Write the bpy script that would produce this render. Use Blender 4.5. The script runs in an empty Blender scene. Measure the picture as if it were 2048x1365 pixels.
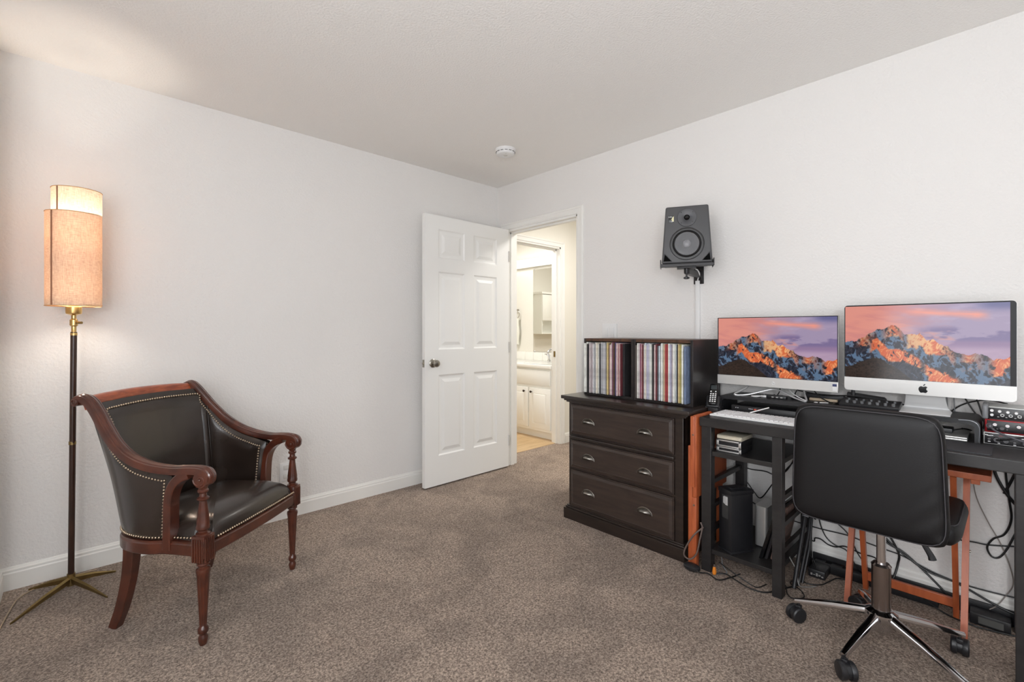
import bpy, bmesh, math, random
import numpy as np
from mathutils import Vector, Matrix
random.seed(7)
PI = math.pi
SC = bpy.context.scene
COL = SC.collection

# ------------------------------------------------------------------ camera
cam = bpy.data.cameras.new('camera')
cam.sensor_width = 36.0
cam.lens = 930.0 / 2048.0 * 36.0
cam.shift_y = -21.5 / 2048.0
cam.clip_start = 0.02
camo = bpy.data.objects.new('camera', cam)
camo.location = (0, 0, 1.178)
camo.rotation_euler = (PI / 2, 0, math.radians(46.82 - 90))
COL.objects.link(camo)
SC.camera = camo

# ------------------------------------------------------------------ world, light, exposure
SC.view_settings.view_transform = 'Standard'
SC.view_settings.look = 'None'
SC.view_settings.gamma = 1.0
SC.view_settings.exposure = 0.16
SC.view_settings.use_curve_mapping = False
w = bpy.data.worlds.new('sky'); SC.world = w; w.use_nodes = True
wn = w.node_tree.nodes; wl = w.node_tree.links
bgn = wn['Background']; bgn.inputs['Color'].default_value = (0.80, 0.90, 1.0, 1); bgn.inputs['Strength'].default_value = 1.2
SC.cycles.use_denoising = True
SC.cycles.max_bounces = 10
SC.cycles.diffuse_bounces = 6
SC.cycles.sample_clamp_indirect = 6.0
try:
    SC.cycles.caustics_reflective = False
    SC.cycles.caustics_refractive = False
except Exception:
    pass

def area(name, loc, rot, sx, sy, power, col):
    l = bpy.data.lights.new(name, 'AREA'); l.shape = 'RECTANGLE'; l.size = sx; l.size_y = sy
    l.energy = power; l.color = col
    o = bpy.data.objects.new(name, l); o.location = loc; o.rotation_euler = rot; COL.objects.link(o)
    return o
# daylight entering through the window in the wall behind the camera
area('window_daylight', (0.40, -1.20, 1.40), (PI / 2 + 0.95, 0, 0), 1.9, 1.3, 8.0, (0.90, 0.95, 1.0))
# added fill light at the unseen recess, brightens the left wall and ceiling
area('recess_fill_light', (-0.98, 0.1, 1.35), (0, -PI / 2 - 0.35, 0), 1.8, 1.5, 36.0, (0.97, 0.98, 1.0))
# added unseen point light behind the camera lifts the ceiling; then ceiling fixtures
pl = bpy.data.lights.new('bedroom_fill_light', 'POINT'); pl.energy = 52.0; pl.shadow_soft_size = 0.15; pl.color = (0.965, 0.98, 1.0)
plo = bpy.data.objects.new('bedroom_fill_light', pl); plo.location = (-0.60, -0.85, 1.45); COL.objects.link(plo)
area('hall_ceiling_lamp', (3.45, 2.2, 2.40), (0, 0, 0), 0.35, 0.35, 17.5, (1.0, 0.97, 0.92))
area('bathroom_ceiling_lamp', (3.2, 3.9, 2.40), (0, 0, 0), 0.4, 0.4, 17.0, (1.0, 0.99, 0.97))

# ------------------------------------------------------------------ materials
def lin(c):
    return tuple((x / 12.92 if x <= 0.04045 else ((x + 0.055) / 1.055) ** 2.4) for x in c)
def s8(r, g, b): return lin((r / 255, g / 255, b / 255))
MATS = {}
def mat(name, col, rough=0.5, metal=0.0, bump=0.0, bscale=100.0, var=0.0, vscale=20.0, spec=0.5, coat=0.0, stretch=(1, 1, 1), detail=3.0, bdist=0.002, sheen=0.0):
    """Principled material: base colour varied by noise, bumped by noise."""
    if name in MATS: return MATS[name]
    m = bpy.data.materials.new(name); m.use_nodes = True
    n = m.node_tree.nodes; l = m.node_tree.links
    p = n['Principled BSDF']
    p.inputs['Base Color'].default_value = (*col, 1)
    p.inputs['Roughness'].default_value = rough
    p.inputs['Metallic'].default_value = metal
    p.inputs['Specular IOR Level'].default_value = spec
    p.inputs['Coat Weight'].default_value = coat
    p.inputs['Coat Roughness'].default_value = 0.15
    if sheen: p.inputs['Sheen Weight'].default_value = sheen
    tc = n.new('ShaderNodeTexCoord'); mp = n.new('ShaderNodeMapping')
    mp.inputs['Scale'].default_value = stretch
    l.new(tc.outputs['Object'], mp.inputs['Vector'])
    if var:
        t = n.new('ShaderNodeTexNoise'); t.inputs['Scale'].default_value = vscale; t.inputs['Detail'].default_value = 5
        l.new(mp.outputs['Vector'], t.inputs['Vector'])
        r = n.new('ShaderNodeValToRGB')
        r.color_ramp.elements[0].position = 0.3; r.color_ramp.elements[1].position = 0.7
        r.color_ramp.elements[0].color = (*[c * (1 - var) for c in col], 1)
        r.color_ramp.elements[1].color = (*[min(1, c * (1 + var)) for c in col], 1)
        l.new(t.outputs['Fac'], r.inputs['Fac']); l.new(r.outputs['Color'], p.inputs['Base Color'])
    if bump:
        t2 = n.new('ShaderNodeTexNoise'); t2.inputs['Scale'].default_value = bscale; t2.inputs['Detail'].default_value = detail
        l.new(mp.outputs['Vector'], t2.inputs['Vector'])
        b = n.new('ShaderNodeBump'); b.inputs['Strength'].default_value = bump; b.inputs['Distance'].default_value = bdist
        l.new(t2.outputs['Fac'], b.inputs['Height']); l.new(b.outputs['Normal'], p.inputs['Normal'])
    MATS[name] = m
    return m
def emat(name, col, strength):
    m = bpy.data.materials.new(name); m.use_nodes = True
    n = m.node_tree.nodes; l = m.node_tree.links; n.clear()
    o = n.new('ShaderNodeOutputMaterial'); e = n.new('ShaderNodeEmission')
    e.inputs['Color'].default_value = (*col, 1); e.inputs['Strength'].default_value = strength
    l.new(e.outputs[0], o.inputs[0]); return m

def carpet_mat():
    m = bpy.data.materials.new('carpet'); m.use_nodes = True
    n = m.node_tree.nodes; l = m.node_tree.links; p = n['Principled BSDF']
    p.inputs['Roughness'].default_value = 1.0; p.inputs['Specular IOR Level'].default_value = 0.05
    p.inputs['Sheen Weight'].default_value = 0.25
    tc = n.new('ShaderNodeTexCoord')
    a = n.new('ShaderNodeTexNoise'); a.inputs['Scale'].default_value = 118; a.inputs['Detail'].default_value = 8; a.inputs['Roughness'].default_value = 0.92
    b = n.new('ShaderNodeTexNoise'); b.inputs['Scale'].default_value = 3.2; b.inputs['Detail'].default_value = 3; b.inputs['Distortion'].default_value = 0.8
    for t in (a, b): l.new(tc.outputs['Object'], t.inputs['Vector'])
    r = n.new('ShaderNodeValToRGB'); e = r.color_ramp.elements
    e[0].position = 0.42; e[0].color = (*s8(76, 59, 49), 1)
    e[1].position = 0.585; e[1].color = (*s8(236, 217, 199), 1)
    k = r.color_ramp.elements.new(0.5); k.color = (*s8(164, 142, 125), 1)
    l.new(a.outputs['Fac'], r.inputs['Fac'])
    r2 = n.new('ShaderNodeValToRGB'); f = r2.color_ramp.elements
    f[0].position = 0.40; f[0].color = (0.74, 0.73, 0.73, 1); f[1].position = 0.60; f[1].color = (1, 1, 1, 1)
    l.new(b.outputs['Fac'], r2.inputs['Fac'])
    mx = n.new('ShaderNodeMix'); mx.data_type = 'RGBA'; mx.blend_type = 'MULTIPLY'; mx.inputs['Factor'].default_value = 1
    l.new(r.outputs['Color'], mx.inputs[6]); l.new(r2.outputs['Color'], mx.inputs[7])
    l.new(mx.outputs[2], p.inputs['Base Color'])
    bp = n.new('ShaderNodeBump'); bp.inputs['Strength'].default_value = 0.9; bp.inputs['Distance'].default_value = 0.006
    l.new(a.outputs['Fac'], bp.inputs['Height']); l.new(bp.outputs['Normal'], p.inputs['Normal'])
    return m

def wood_mat(name, c1, c2, rough=0.35, scale=6.0, axis=(1, 12, 1), coat=0.3, spec=0.5, grain=0.15):
    if name in MATS: return MATS[name]
    m = bpy.data.materials.new(name); m.use_nodes = True
    n = m.node_tree.nodes; l = m.node_tree.links; p = n['Principled BSDF']
    p.inputs['Roughness'].default_value = rough; p.inputs['Coat Weight'].default_value = coat
    p.inputs['Coat Roughness'].default_value = 0.2; p.inputs['Specular IOR Level'].default_value = spec
    tc = n.new('ShaderNodeTexCoord'); mp = n.new('ShaderNodeMapping'); mp.inputs['Scale'].default_value = axis
    l.new(tc.outputs['Object'], mp.inputs['Vector'])
    t = n.new('ShaderNodeTexNoise'); t.inputs['Scale'].default_value = scale; t.inputs['Detail'].default_value = 6; t.inputs['Distortion'].default_value = 0.6
    l.new(mp.outputs['Vector'], t.inputs['Vector'])
    r = n.new('ShaderNodeValToRGB'); r.color_ramp.elements[0].position = 0.32; r.color_ramp.elements[1].position = 0.68
    r.color_ramp.elements[0].color = (*c1, 1); r.color_ramp.elements[1].color = (*c2, 1)
    l.new(t.outputs['Fac'], r.inputs['Fac']); l.new(r.outputs['Color'], p.inputs['Base Color'])
    b = n.new('ShaderNodeBump'); b.inputs['Strength'].default_value = grain; b.inputs['Distance'].default_value = 0.001
    l.new(t.outputs['Fac'], b.inputs['Height']); l.new(b.outputs['Normal'], p.inputs['Normal'])
    MATS[name] = m
    return m

M_wall = mat('wall_paint', s8(232, 230, 228), 0.85, bump=0.5, bscale=85, detail=2.0, bdist=0.006, spec=0.2)
M_ceil = mat('ceiling_paint', s8(244, 242, 239), 0.9, bump=0.6, bscale=110, detail=3, bdist=0.005, spec=0.15)
M_hall = mat('hall_paint', s8(234, 231, 222), 0.85, bump=0.3, bscale=95, bdist=0.003, spec=0.2)
M_trim = mat('white_trim', s8(238, 237, 233), 0.4, spec=0.4)
M_door = mat('door_white', s8(240, 240, 238), 0.42, spec=0.4)
M_carpet = carpet_mat()
M_nickel = mat('satin_nickel', s8(170, 165, 155), 0.28, 1.0)
M_chrome = mat('chrome', s8(215, 215, 218), 0.08, 1.0)
M_brass = mat('aged_brass', s8(150, 130, 88), 0.38, 1.0, var=0.12, vscale=30)
M_blackp = mat('black_plastic', s8(30, 30, 33), 0.42, bump=0.1, bscale=400, bdist=0.0005)
M_blackg = mat('black_gloss', s8(14, 14, 16), 0.15)
M_cable = mat('cable_rubber', s8(20, 20, 21), 0.45)
M_white = mat('white_plastic', s8(232, 232, 232), 0.35)
M_grey = mat('grey_plastic', s8(120, 122, 125), 0.4)
M_alu = mat('brushed_aluminium', s8(222, 222, 224), 0.42, 0.55)
M_alud = mat('silver_case', s8(196, 195, 193), 0.38, 0.7)
M_esp = wood_mat('espresso_wood', s8(30, 23, 20), s8(46, 36, 31), 0.36, 5, (1, 1, 9), 0.25)
M_espf = wood_mat('espresso_front', s8(44, 35, 31), s8(60, 48, 42), 0.42, 5, (1, 1, 10), 0.15)
M_maho = wood_mat('mahogany', s8(60, 28, 19), s8(88, 43, 28), 0.28, 7, (2, 2, 2), 0.5)
M_mahor = wood_mat('mahogany_red', s8(126, 54, 30), s8(170, 84, 48), 0.3, 9, (2, 2, 8), 0.5)
M_orange = wood_mat('orange_beech', s8(158, 76, 42), s8(186, 98, 56), 0.45, 7, (4, 4, 1), 0.15)
M_desk = wood_mat('black_brown_desk', s8(27, 25, 26), s8(38, 36, 36), 0.45, 8, (1, 1, 6), 0.1)
M_leather = mat('chair_leather', s8(42, 33, 28), 0.26, bump=0.2, bscale=220, bdist=0.001, var=0.3, vscale=7, spec=0.55, coat=0.25)
M_bleather = mat('black_leather', s8(14, 13, 15), 0.48, bump=0.25, bscale=260, bdist=0.0008, var=0.1, vscale=4, spec=0.32)
M_nail = mat('nailhead_metal', s8(190, 172, 150), 0.3, 1.0)
M_shade = None

# ------------------------------------------------------------------ mesh building
class MB:
    def __init__(s): s.b = bmesh.new()
    def _xf(s, vs, M):
        if M is not None: bmesh.ops.transform(s.b, matrix=M, verts=vs)
    def box(s, x0, x1, y0, y1, z0, z1, bev=0.0, M=None, seg=2):
        r = bmesh.ops.create_cube(s.b, size=1.0); vs = r['verts']
        for v in vs:
            v.co = Vector((x0 + (v.co.x + .5) * (x1 - x0), y0 + (v.co.y + .5) * (y1 - y0), z0 + (v.co.z + .5) * (z1 - z0)))
        if bev:
            es = {e for v in vs for e in v.link_edges}
            s._xf(vs, M)
            bmesh.ops.bevel(s.b, geom=list(es), offset=bev, segments=seg, affect='EDGES', profile=0.5)
        else: s._xf(vs, M)
        return s
    def cyl(s, p0, p1, r0, r1=None, n=24, cap=True):
        r1 = r0 if r1 is None else r1
        p0 = Vector(p0); p1 = Vector(p1); d = (p1 - p0)
        q = Vector((0, 0, 1)).rotation_difference(d.normalized()).to_matrix().to_4x4()
        M = Matrix.Translation((p0 + p1) / 2) @ q
        bmesh.ops.create_cone(s.b, cap_ends=cap, cap_tris=False, segments=n, radius1=max(r0, 1e-5), radius2=max(r1, 1e-5), depth=d.length, matrix=M)
        return s
    def sph(s, c, r, M=None, u=16, v=10, sc=(1, 1, 1)):
        T = Matrix.Translation(c) @ Matrix.Diagonal((*sc, 1))
        bmesh.ops.create_uvsphere(s.b, u_segments=u, v_segments=v, radius=r, matrix=(M @ T if M is not None else T))
        return s
    def lathe(s, prof, M=None, n=32, flute=None):
        """prof: (r, z) rising; flute=(z0, z1, count, depth)"""
        rings = []
        for r, z in prof:
            ring = []
            for i in range(n):
                a = 2 * PI * i / n; rr = r
                if flute and flute[0] <= z <= flute[1]: rr = r - flute[3] * (0.5 + 0.5 * math.cos(a * flute[2]))
                ring.append(s.b.verts.new((rr * math.cos(a), rr * math.sin(a), z)))
            rings.append(ring)
        for a, b in zip(rings, rings[1:]):
            for i in range(n): s.b.faces.new((a[i], a[(i + 1) % n], b[(i + 1) % n], b[i]))
        if prof[0][0] > 1e-4: s.b.faces.new(list(reversed(rings[0])))
        if prof[-1][0] > 1e-4: s.b.faces.new(rings[-1])
        s._xf([v for r in rings for v in r], M)
        return s
    def sweep(s, path, prof, up=None, side=None, closed=False, caps=True, scales=None):
        """prof (a, b): a along side axis, b along up axis. side: fixed side vector, else from up."""
        P = [Vector(p) for p in path]; N = len(P); rings = []
        for i, p in enumerate(P):
            if closed: t = P[(i + 1) % N] - P[i - 1]
            else: t = P[min(i + 1, N - 1)] - P[max(i - 1, 0)]
            t.normalize()
            if side is not None:
                sd = Vector(side); sd = (sd - t * sd.dot(t)).normalized(); u = sd.cross(t).normalized() * -1
                u = t.cross(sd) * -1
            else:
                u0 = Vector(up); sd = t.cross(u0).normalized(); u = sd.cross(t).normalized()
            k = scales[i] if scales else 1.0
            rings.append([s.b.verts.new(p + sd * a * k + u * b * k) for a, b in prof])
        m = len(prof)
        rng = range(N if closed else N - 1)
        for i in rng:
            a = rings[i]; b = rings[(i + 1) % N]
            for j in range(m): s.b.faces.new((a[j], a[(j + 1) % m], b[(j + 1) % m], b[j]))
        if caps and not closed:
            s.b.faces.new(list(reversed(rings[0]))); s.b.faces.new(rings[-1])
        return s
    def tube(s, path, r, n=8, closed=False):
        P = [Vector(p) for p in path]; N = len(P); rings = []; prev = None
        for i, p in enumerate(P):
            t = (P[(i + 1) % N] - P[i - 1]) if closed else (P[min(i + 1, N - 1)] - P[max(i - 1, 0)])
            if t.length < 1e-9: t = Vector((0, 0, 1))
            t.normalize()
            if prev is None:
                prev = t.orthogonal().normalized()
            prev = (prev - t * prev.dot(t))
            if prev.length < 1e-6: prev = t.orthogonal()
            prev.normalize(); q = t.cross(prev)
            rr = r[i] if isinstance(r, (list, tuple)) else r
            rings.append([s.b.verts.new(p + (prev * math.cos(2 * PI * k / n) + q * math.sin(2 * PI * k / n)) * rr) for k in range(n)])
        for i in range(N if closed else N - 1):
            a = rings[i]; b = rings[(i + 1) % N]
            for j in range(n): s.b.faces.new((a[j], a[(j + 1) % n], b[(j + 1) % n], b[j]))
        if not closed:
            s.b.faces.new(list(reversed(rings[0]))); s.b.faces.new(rings[-1])
        return s
    def grid(s, f, nu, nv, closeu=False):
        g = [[s.b.verts.new(f(i / (nu if closeu else nu - 1), j / (nv - 1))) for j in range(nv)] for i in range(nu)]
        for i in range(nu if closeu else nu - 1):
            for j in range(nv - 1):
                k = (i + 1) % nu
                s.b.faces.new((g[i][j], g[k][j], g[k][j + 1], g[i][j + 1]))
        return g
    def prism(s, poly, z0, z1, M=None):
        a = [s.b.verts.new((x, y, z0)) for x, y in poly]; b = [s.b.verts.new((x, y, z1)) for x, y in poly]
        n = len(poly)
        for i in range(n): s.b.faces.new((a[i], a[(i + 1) % n], b[(i + 1) % n], b[i]))
        s.b.faces.new(list(reversed(a))); s.b.faces.new(b)
        s._xf(a + b, M)
        return s
    def pillow(s, M, w, h, t, rc=0.04, bulge=0.3, n=28, edge=0.5, wr=None, taper=0.0):
        """rounded upholstered slab centred on M, w along x, h along y, t along z"""
        def f(sg):
            def g(a, b):
                x = 2 * a - 1; y = 2 * b - 1
                # squircle mapping so the corners are rounded
                k = rc / (min(w, h) / 2)
                X = x * (1 - k * 0.29 * y ** 8 * abs(x) ** 3); Y = y * (1 - k * 0.29 * x ** 8 * abs(y) ** 3)
                e = max(abs(x), abs(y)); 
                z = (max(0, 1 - e ** 10)) ** 0.5 * (edge + (1 - edge) * (1 - bulge * (x * x * .5 + y * y * .5)))
                if wr: z += wr(x, y) * max(0, 1 - e ** 6)
                return Vector((X * w / 2 * (1 - taper * y), Y * h / 2, sg * z * t / 2))
            return g
        # cluster samples at the rim
        def rp(q): 
            q = 2 * q - 1; return 0.5 + 0.5 * math.copysign(1 - (1 - abs(q)) ** 1.6, q)
        vs = []
        for sg in (1, -1):
            ff = f(sg); g = s.grid(lambda a, b: ff(rp(a), rp(b)), n, n); vs += [v for r in g for v in r]
        s._xf(vs, M)
        bmesh.ops.remove_doubles(s.b, verts=vs, dist=1e-5)
        return s
    def build(s, name, m, parent=None, smooth=True, angle=35, world=True, origin=None):
        b = s.b
        bmesh.ops.recalc_face_normals(b, faces=b.faces)
        if parent is not None and world:
            M = ROOTM[parent.name].inverted()
            bmesh.ops.transform(b, matrix=M, verts=b.verts)
        loc = Vector((0, 0, 0))
        if parent is None:
            xs = [v.co for v in b.verts]
            loc = Vector((sum(v.x for v in xs) / len(xs), sum(v.y for v in xs) / len(xs), min(v.z for v in xs)))
            bmesh.ops.translate(b, vec=-loc, verts=b.verts)
        me = bpy.data.meshes.new(name); b.to_mesh(me); b.free()
        me.materials.append(m)
        if smooth:
            for p in me.polygons: p.use_smooth = True
            try: me.set_sharp_from_angle(angle=math.radians(angle))
            except Exception: pass
        o = bpy.data.objects.new(name, me); o.location = loc
        if parent is not None:
            o.parent = parent; ROOTM[o.name] = ROOTM[parent.name]
        COL.objects.link(o)
        if o.name != name and parent is not None: ROOTM[o.name] = ROOTM[parent.name]
        return o
ROOTM = {}
def tag(o, label, cat, group=None, kind=None):
    o['label'] = label; o['category'] = cat
    if group: o['group'] = group
    if kind: o['kind'] = kind
    return o
def thing(name, label, cat, loc=(0, 0, 0), rotz=0.0, group=None):
    o = bpy.data.objects.new(name, None); o.empty_display_size = 0.05
    COL.objects.link(o); o.location = loc; o.rotation_euler = (0, 0, rotz)
    ROOTM[o.name] = Matrix.Translation(loc) @ Matrix.Rotation(rotz, 4, 'Z')
    tag(o, label, cat, group)
    return o
def struct(o):
    o['kind'] = 'structure'; return o
def sgroup(name):
    o = bpy.data.objects.new(name, None); COL.objects.link(o); ROOTM[o.name] = Matrix.Identity(4); o['kind'] = 'structure'
    return o
def cr(pts, n=10, closed=False):
    """Catmull-Rom through pts"""
    P = [Vector(p) for p in pts]; N = len(P); out = []
    for i in range(N if closed else N - 1):
        p0 = P[(i - 1) % N] if (closed or i > 0) else P[0] * 2 - P[1]
        p1 = P[i]; p2 = P[(i + 1) % N]
        p3 = P[(i + 2) % N] if (closed or i + 2 < N) else P[-1] * 2 - P[-2]
        for k in range(n):
            t = k / n
            out.append(0.5 * ((2 * p1) + (-p0 + p2) * t + (2 * p0 - 5 * p1 + 4 * p2 - p3) * t * t + (-p0 + 3 * p1 - 3 * p2 + p3) * t ** 3))
    if not closed: out.append(P[-1])
    return out
def text(body, size, m, parent, loc, rot, ext=0.0003, name='lettering'):
    c = bpy.data.curves.new(name, 'FONT'); c.body = body; c.size = size; c.extrude = ext; c.align_x = 'CENTER'; c.align_y = 'CENTER'
    tmp = bpy.data.objects.new('t', c); COL.objects.link(tmp)
    dg_ = bpy.context.evaluated_depsgraph_get(); me = bpy.data.meshes.new_from_object(tmp.evaluated_get(dg_))
    bpy.data.objects.remove(tmp)
    me.materials.clear(); me.materials.append(m)
    o = bpy.data.objects.new(name, me); COL.objects.link(o); o.parent = parent; o.location = loc; o.rotation_euler = rot
    return o
# ------------------------------------------------------------------ room shell
XR = 2.733; YL = 3.10; ZC = 2.44; XR2 = 2.85; YB = 3.17; YB2 = 3.28
YO0, YO1, ZO = 2.195, 2.99, 2.045     # bedroom doorway
BX0, BX1 = 2.93, 3.665                # bathroom doorway
struct(MB().box(-1.0, XR2, -1.0, YL, -0.1, 0).box(XR2, 4.6, 1.0, YB + 0.05, -0.1, 0).build('floor', M_carpet, smooth=False))
M_vinyl = wood_mat('pale_wood_floor', s8(186, 154, 112), s8(214, 184, 142), 0.4, 4, (1, 9, 1), 0.2)
struct(MB().box(BX0, BX1, YB + 0.05, YB2, -0.1, 0.003).box(2.3, 4.19, YB2, 5.19, -0.1, 0.003).build('floor_bathroom', M_vinyl, smooth=False))
struct(MB().box(-1.1, 4.7, -1.1, 6.1, ZC, ZC + 0.1).build('ceiling', M_ceil, smooth=False))
struct(MB().box(-0.35, XR2, YL, YB2, 0, ZC).build('wall_left', M_wall, smooth=False))
b = MB()
b.box(XR, XR2, -1.0, YO0, 0, ZC).box(XR, XR2, YO1, YL, 0, ZC).box(XR, XR2, YO0, YO1, ZO, ZC)
struct(b.build('wall_right', M_wall, smooth=False))
struct(MB().box(-0.35, -0.25, 2.75, YL, 0, ZC).box(-1.0, -0.35, 2.75, 2.85, 0, ZC).build('wall_return', M_wall, smooth=False))
b = MB(); b.box(-1.1, -1.0, -1.0, -0.75, 0, ZC).box(-1.1, -1.0, 0.85, 2.85, 0, ZC).box(-1.1, -1.0, -0.75, 0.85, 2.25, ZC).box(-1.1, -1.0, -0.75, 0.85, 0, 0.42)
struct(b.build('wall_recess', M_wall, smooth=False))
b = MB(); b.box(-1.1, -0.6, -1.1, -1.0, 0, ZC).box(1.4, XR2, -1.1, -1.0, 0, ZC).box(-0.6, 1.4, -1.1, -1.0, 0, 0.8).box(-0.6, 1.4, -1.1, -1.0, 2.1, ZC)
struct(b.build('wall_back', M_wall, smooth=False))
b = MB(); b.box(XR2, BX0, YB, YB2, 0, ZC).box(BX1, 4.6, YB, YB2, 0, ZC).box(BX0, BX1, YB, YB2, 2.035, ZC)
struct(b.build('wall_hall', M_hall, smooth=False))
struct(MB().box(4.6, 4.7, 1.0, YB2, 0, ZC).build('wall_hall_end', M_hall, smooth=False))
struct(MB().box(XR2, 4.6, 0.95, 1.0, 0, ZC).build('wall_hall_front', M_hall, smooth=False))
struct(MB().box(4.19, 4.3, YB2, 5.19, 0, ZC).build('wall_bathroom_vanity', M_hall, smooth=False))
struct(MB().box(2.2, 2.3, YB2, 5.19, 0, ZC).build('wall_bathroom_side', M_hall, smooth=False))
struct(MB().box(2.2, 4.3, 5.19, 5.29, 0, ZC).build('wall_bathroom_far', M_hall, smooth=False))

M_glass = bpy.data.materials.new('window_glass'); M_glass.use_nodes = True
_n = M_glass.node_tree.nodes; _l = M_glass.node_tree.links; _n.clear()
_o = _n.new('ShaderNodeOutputMaterial'); _t = _n.new('ShaderNodeBsdfTransparent'); _g = _n.new('ShaderNodeBsdfGlossy'); _g.inputs['Roughness'].default_value = 0.02
_m = _n.new('ShaderNodeMixShader'); _m.inputs[0].default_value = 0.06
_l.new(_t.outputs[0], _m.inputs[1]); _l.new(_g.outputs[0], _m.inputs[2]); _l.new(_m.outputs[0], _o.inputs[0])
def window(name, fn):
    g = sgroup(name)
    fr = MB(); fn(fr, 0); fr.build('window_frame', M_trim, g, smooth=False)
    gl = MB(); fn(gl, 1); gl.build('window_pane', M_glass, g, smooth=False)
def w1(b, k):
    if k: b.box(-0.6, 1.4, -1.055, -1.05, 0.8, 2.1)
    else:
        for a in ((-0.6, -0.55), (0.375, 0.425), (1.35, 1.4)): b.box(*a, -1.08, -1.02, 0.8, 2.1)
        for a in ((0.8, 0.85), (2.05, 2.1)): b.box(-0.55, 1.35, -1.08, -1.02, *a)
def w2(b, k):
    if k: b.box(-1.055, -1.05, -0.75, 0.85, 0.42, 2.25)
    else:
        for a in ((-0.75, -0.7), (0.03, 0.08), (0.8, 0.85)): b.box(-1.08, -1.02, *a, 0.42, 2.25)
        for a in ((0.42, 0.47), (2.2, 2.25)): b.box(-1.08, -1.02, -0.7, 0.8, *a)
window('window_1', w1); window('window_2', w2)

# baseboards: a flat board with a stepped moulded top edge
def base_prof(b, path):
    # profile a (out of the wall), b (up)
    prof = [(0, 0), (0.013, 0), (0.013, 0.074), (0.010, 0.080), (0.010, 0.089), (0.005, 0.094), (0.003, 0.101), (0, 0.103)]
    b.sweep(path, prof, up=(0, 0, 1))
b = MB(); base_prof(b, [(-0.25, YL, 0), (XR, YL, 0)]); struct(b.build('baseboard_left', M_trim, angle=20))
b = MB(); base_prof(b, [(XR, YO0 - 0.06, 0), (XR, -1.0, 0)]); struct(b.build('baseboard_right', M_trim, angle=20))
b = MB(); base_prof(b, [(-0.25, 2.75, 0), (-0.25, YL, 0)]); struct(b.build('baseboard_return', M_trim, angle=20))
b = MB(); base_prof(b, [(BX1 + 0.06, YB, 0), (4.6, YB, 0)]); struct(b.build('baseboard_hall', M_trim, angle=20))

# door casings
cp = [(0, 0), (0.056, 0), (0.056, 0.010), (0.050, 0.016), (0.040, 0.017), (0.034, 0.012), (0.012, 0.009), (0.006, 0.011), (0, 0.008)]
def casing(name, mk, y0, y1, z1, skipleft=False):
    """mk maps (along, out, up) to world; casing around an opening along y0..y1 of height z1"""
    b = MB()
    def strip(pts, side):
        P = [Vector(p) for p in pts]; rings = []
        for p, sd in zip(P, side): rings.append([b.b.verts.new(mk(p.x + sd[0] * a, c, p.z + sd[1] * a)) for a, c in cp])
        for A, B in zip(rings, rings[1:]):
            for j in range(len(cp)): b.b.faces.new((A[j], A[(j + 1) % len(cp)], B[(j + 1) % len(cp)], B[j]))
        b.b.faces.new(rings[0]); b.b.faces.new(list(reversed(rings[-1])))
    strip([(y0, 0, 0), (y0, 0, z1), (y1, 0, z1), (y1, 0, 0)], [(-1, 0), (-1, 1), (1, 1), (1, 0)])
    return struct(b.build(name, M_trim, angle=20))
casing('trim_1', lambda a, o, z: (XR - o, a, z), YO0, YO1, ZO + 0.004)
b = MB(); b.box(XR - 0.001, XR2 + 0.001, YO1 - 0.014, YO1 + 0.001, 0, ZO).box(XR - 0.001, XR2 + 0.001, YO0 - 0.001, YO0 + 0.014, 0, ZO).box(XR - 0.001, XR2 + 0.001, YO0, YO1, ZO - 0.014, ZO + 0.001)
b.box(XR + 0.04, XR + 0.075, YO1 - 0.025, YO1 - 0.014, 0, ZO - 0.014).box(XR + 0.04, XR + 0.075, YO0 + 0.014, YO0 + 0.025, 0, ZO - 0.014).box(XR + 0.04, XR + 0.075, YO0, YO1, ZO - 0.026, ZO - 0.014)
jm = struct(b.build('trim_2', M_trim, smooth=False))
casing('trim_3', lambda a, o, z: (a, YB - o, z), BX0, BX1, 2.035)
b = MB(); b.box(BX1 - 0.014, BX1 + 0.001, YB - 0.001, YB2 + 0.001, 0, 2.035).box(BX0 - 0.001, BX0 + 0.014, YB - 0.001, YB2 + 0.001, 0, 2.035).box(BX0, BX1, YB - 0.001, YB2 + 0.001, 2.02, 2.036)
b.box(BX1 - 0.026, BX1 - 0.014, YB + 0.045, YB + 0.075, 0, 2.02).box(BX0, BX1, YB + 0.045, YB + 0.075, 2.008, 2.02)
struct(b.build('trim_4', M_trim, smooth=False))
tag(MB().box(BX1 - 0.030, BX1 - 0.0265, YB + 0.048, YB + 0.072, 0.90, 0.96, 0.001).build('strike_plate', M_brass), 'small brass strike plate on the right jamb of the bathroom doorway', 'strike plate')
tag(MB().box(XR + 0.005, XR + 0.032, YO0 + 0.0135, YO0 + 0.016, 0.90, 0.96, 0.0005).build('strike_plate', M_nickel), 'small strike plate on the bedroom door jamb beside the dresser', 'strike plate')

# the open six-panel door: leaf from hinge (2.715,2.962) back along the left wall
LW = 0.845; LH = 2.03; LT = 0.035
dg = sgroup('door_1')
dang = math.radians(180.5)
dg.location = (2.715, 2.953, 0.012); dg.rotation_euler = (0, 0, dang)
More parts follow.
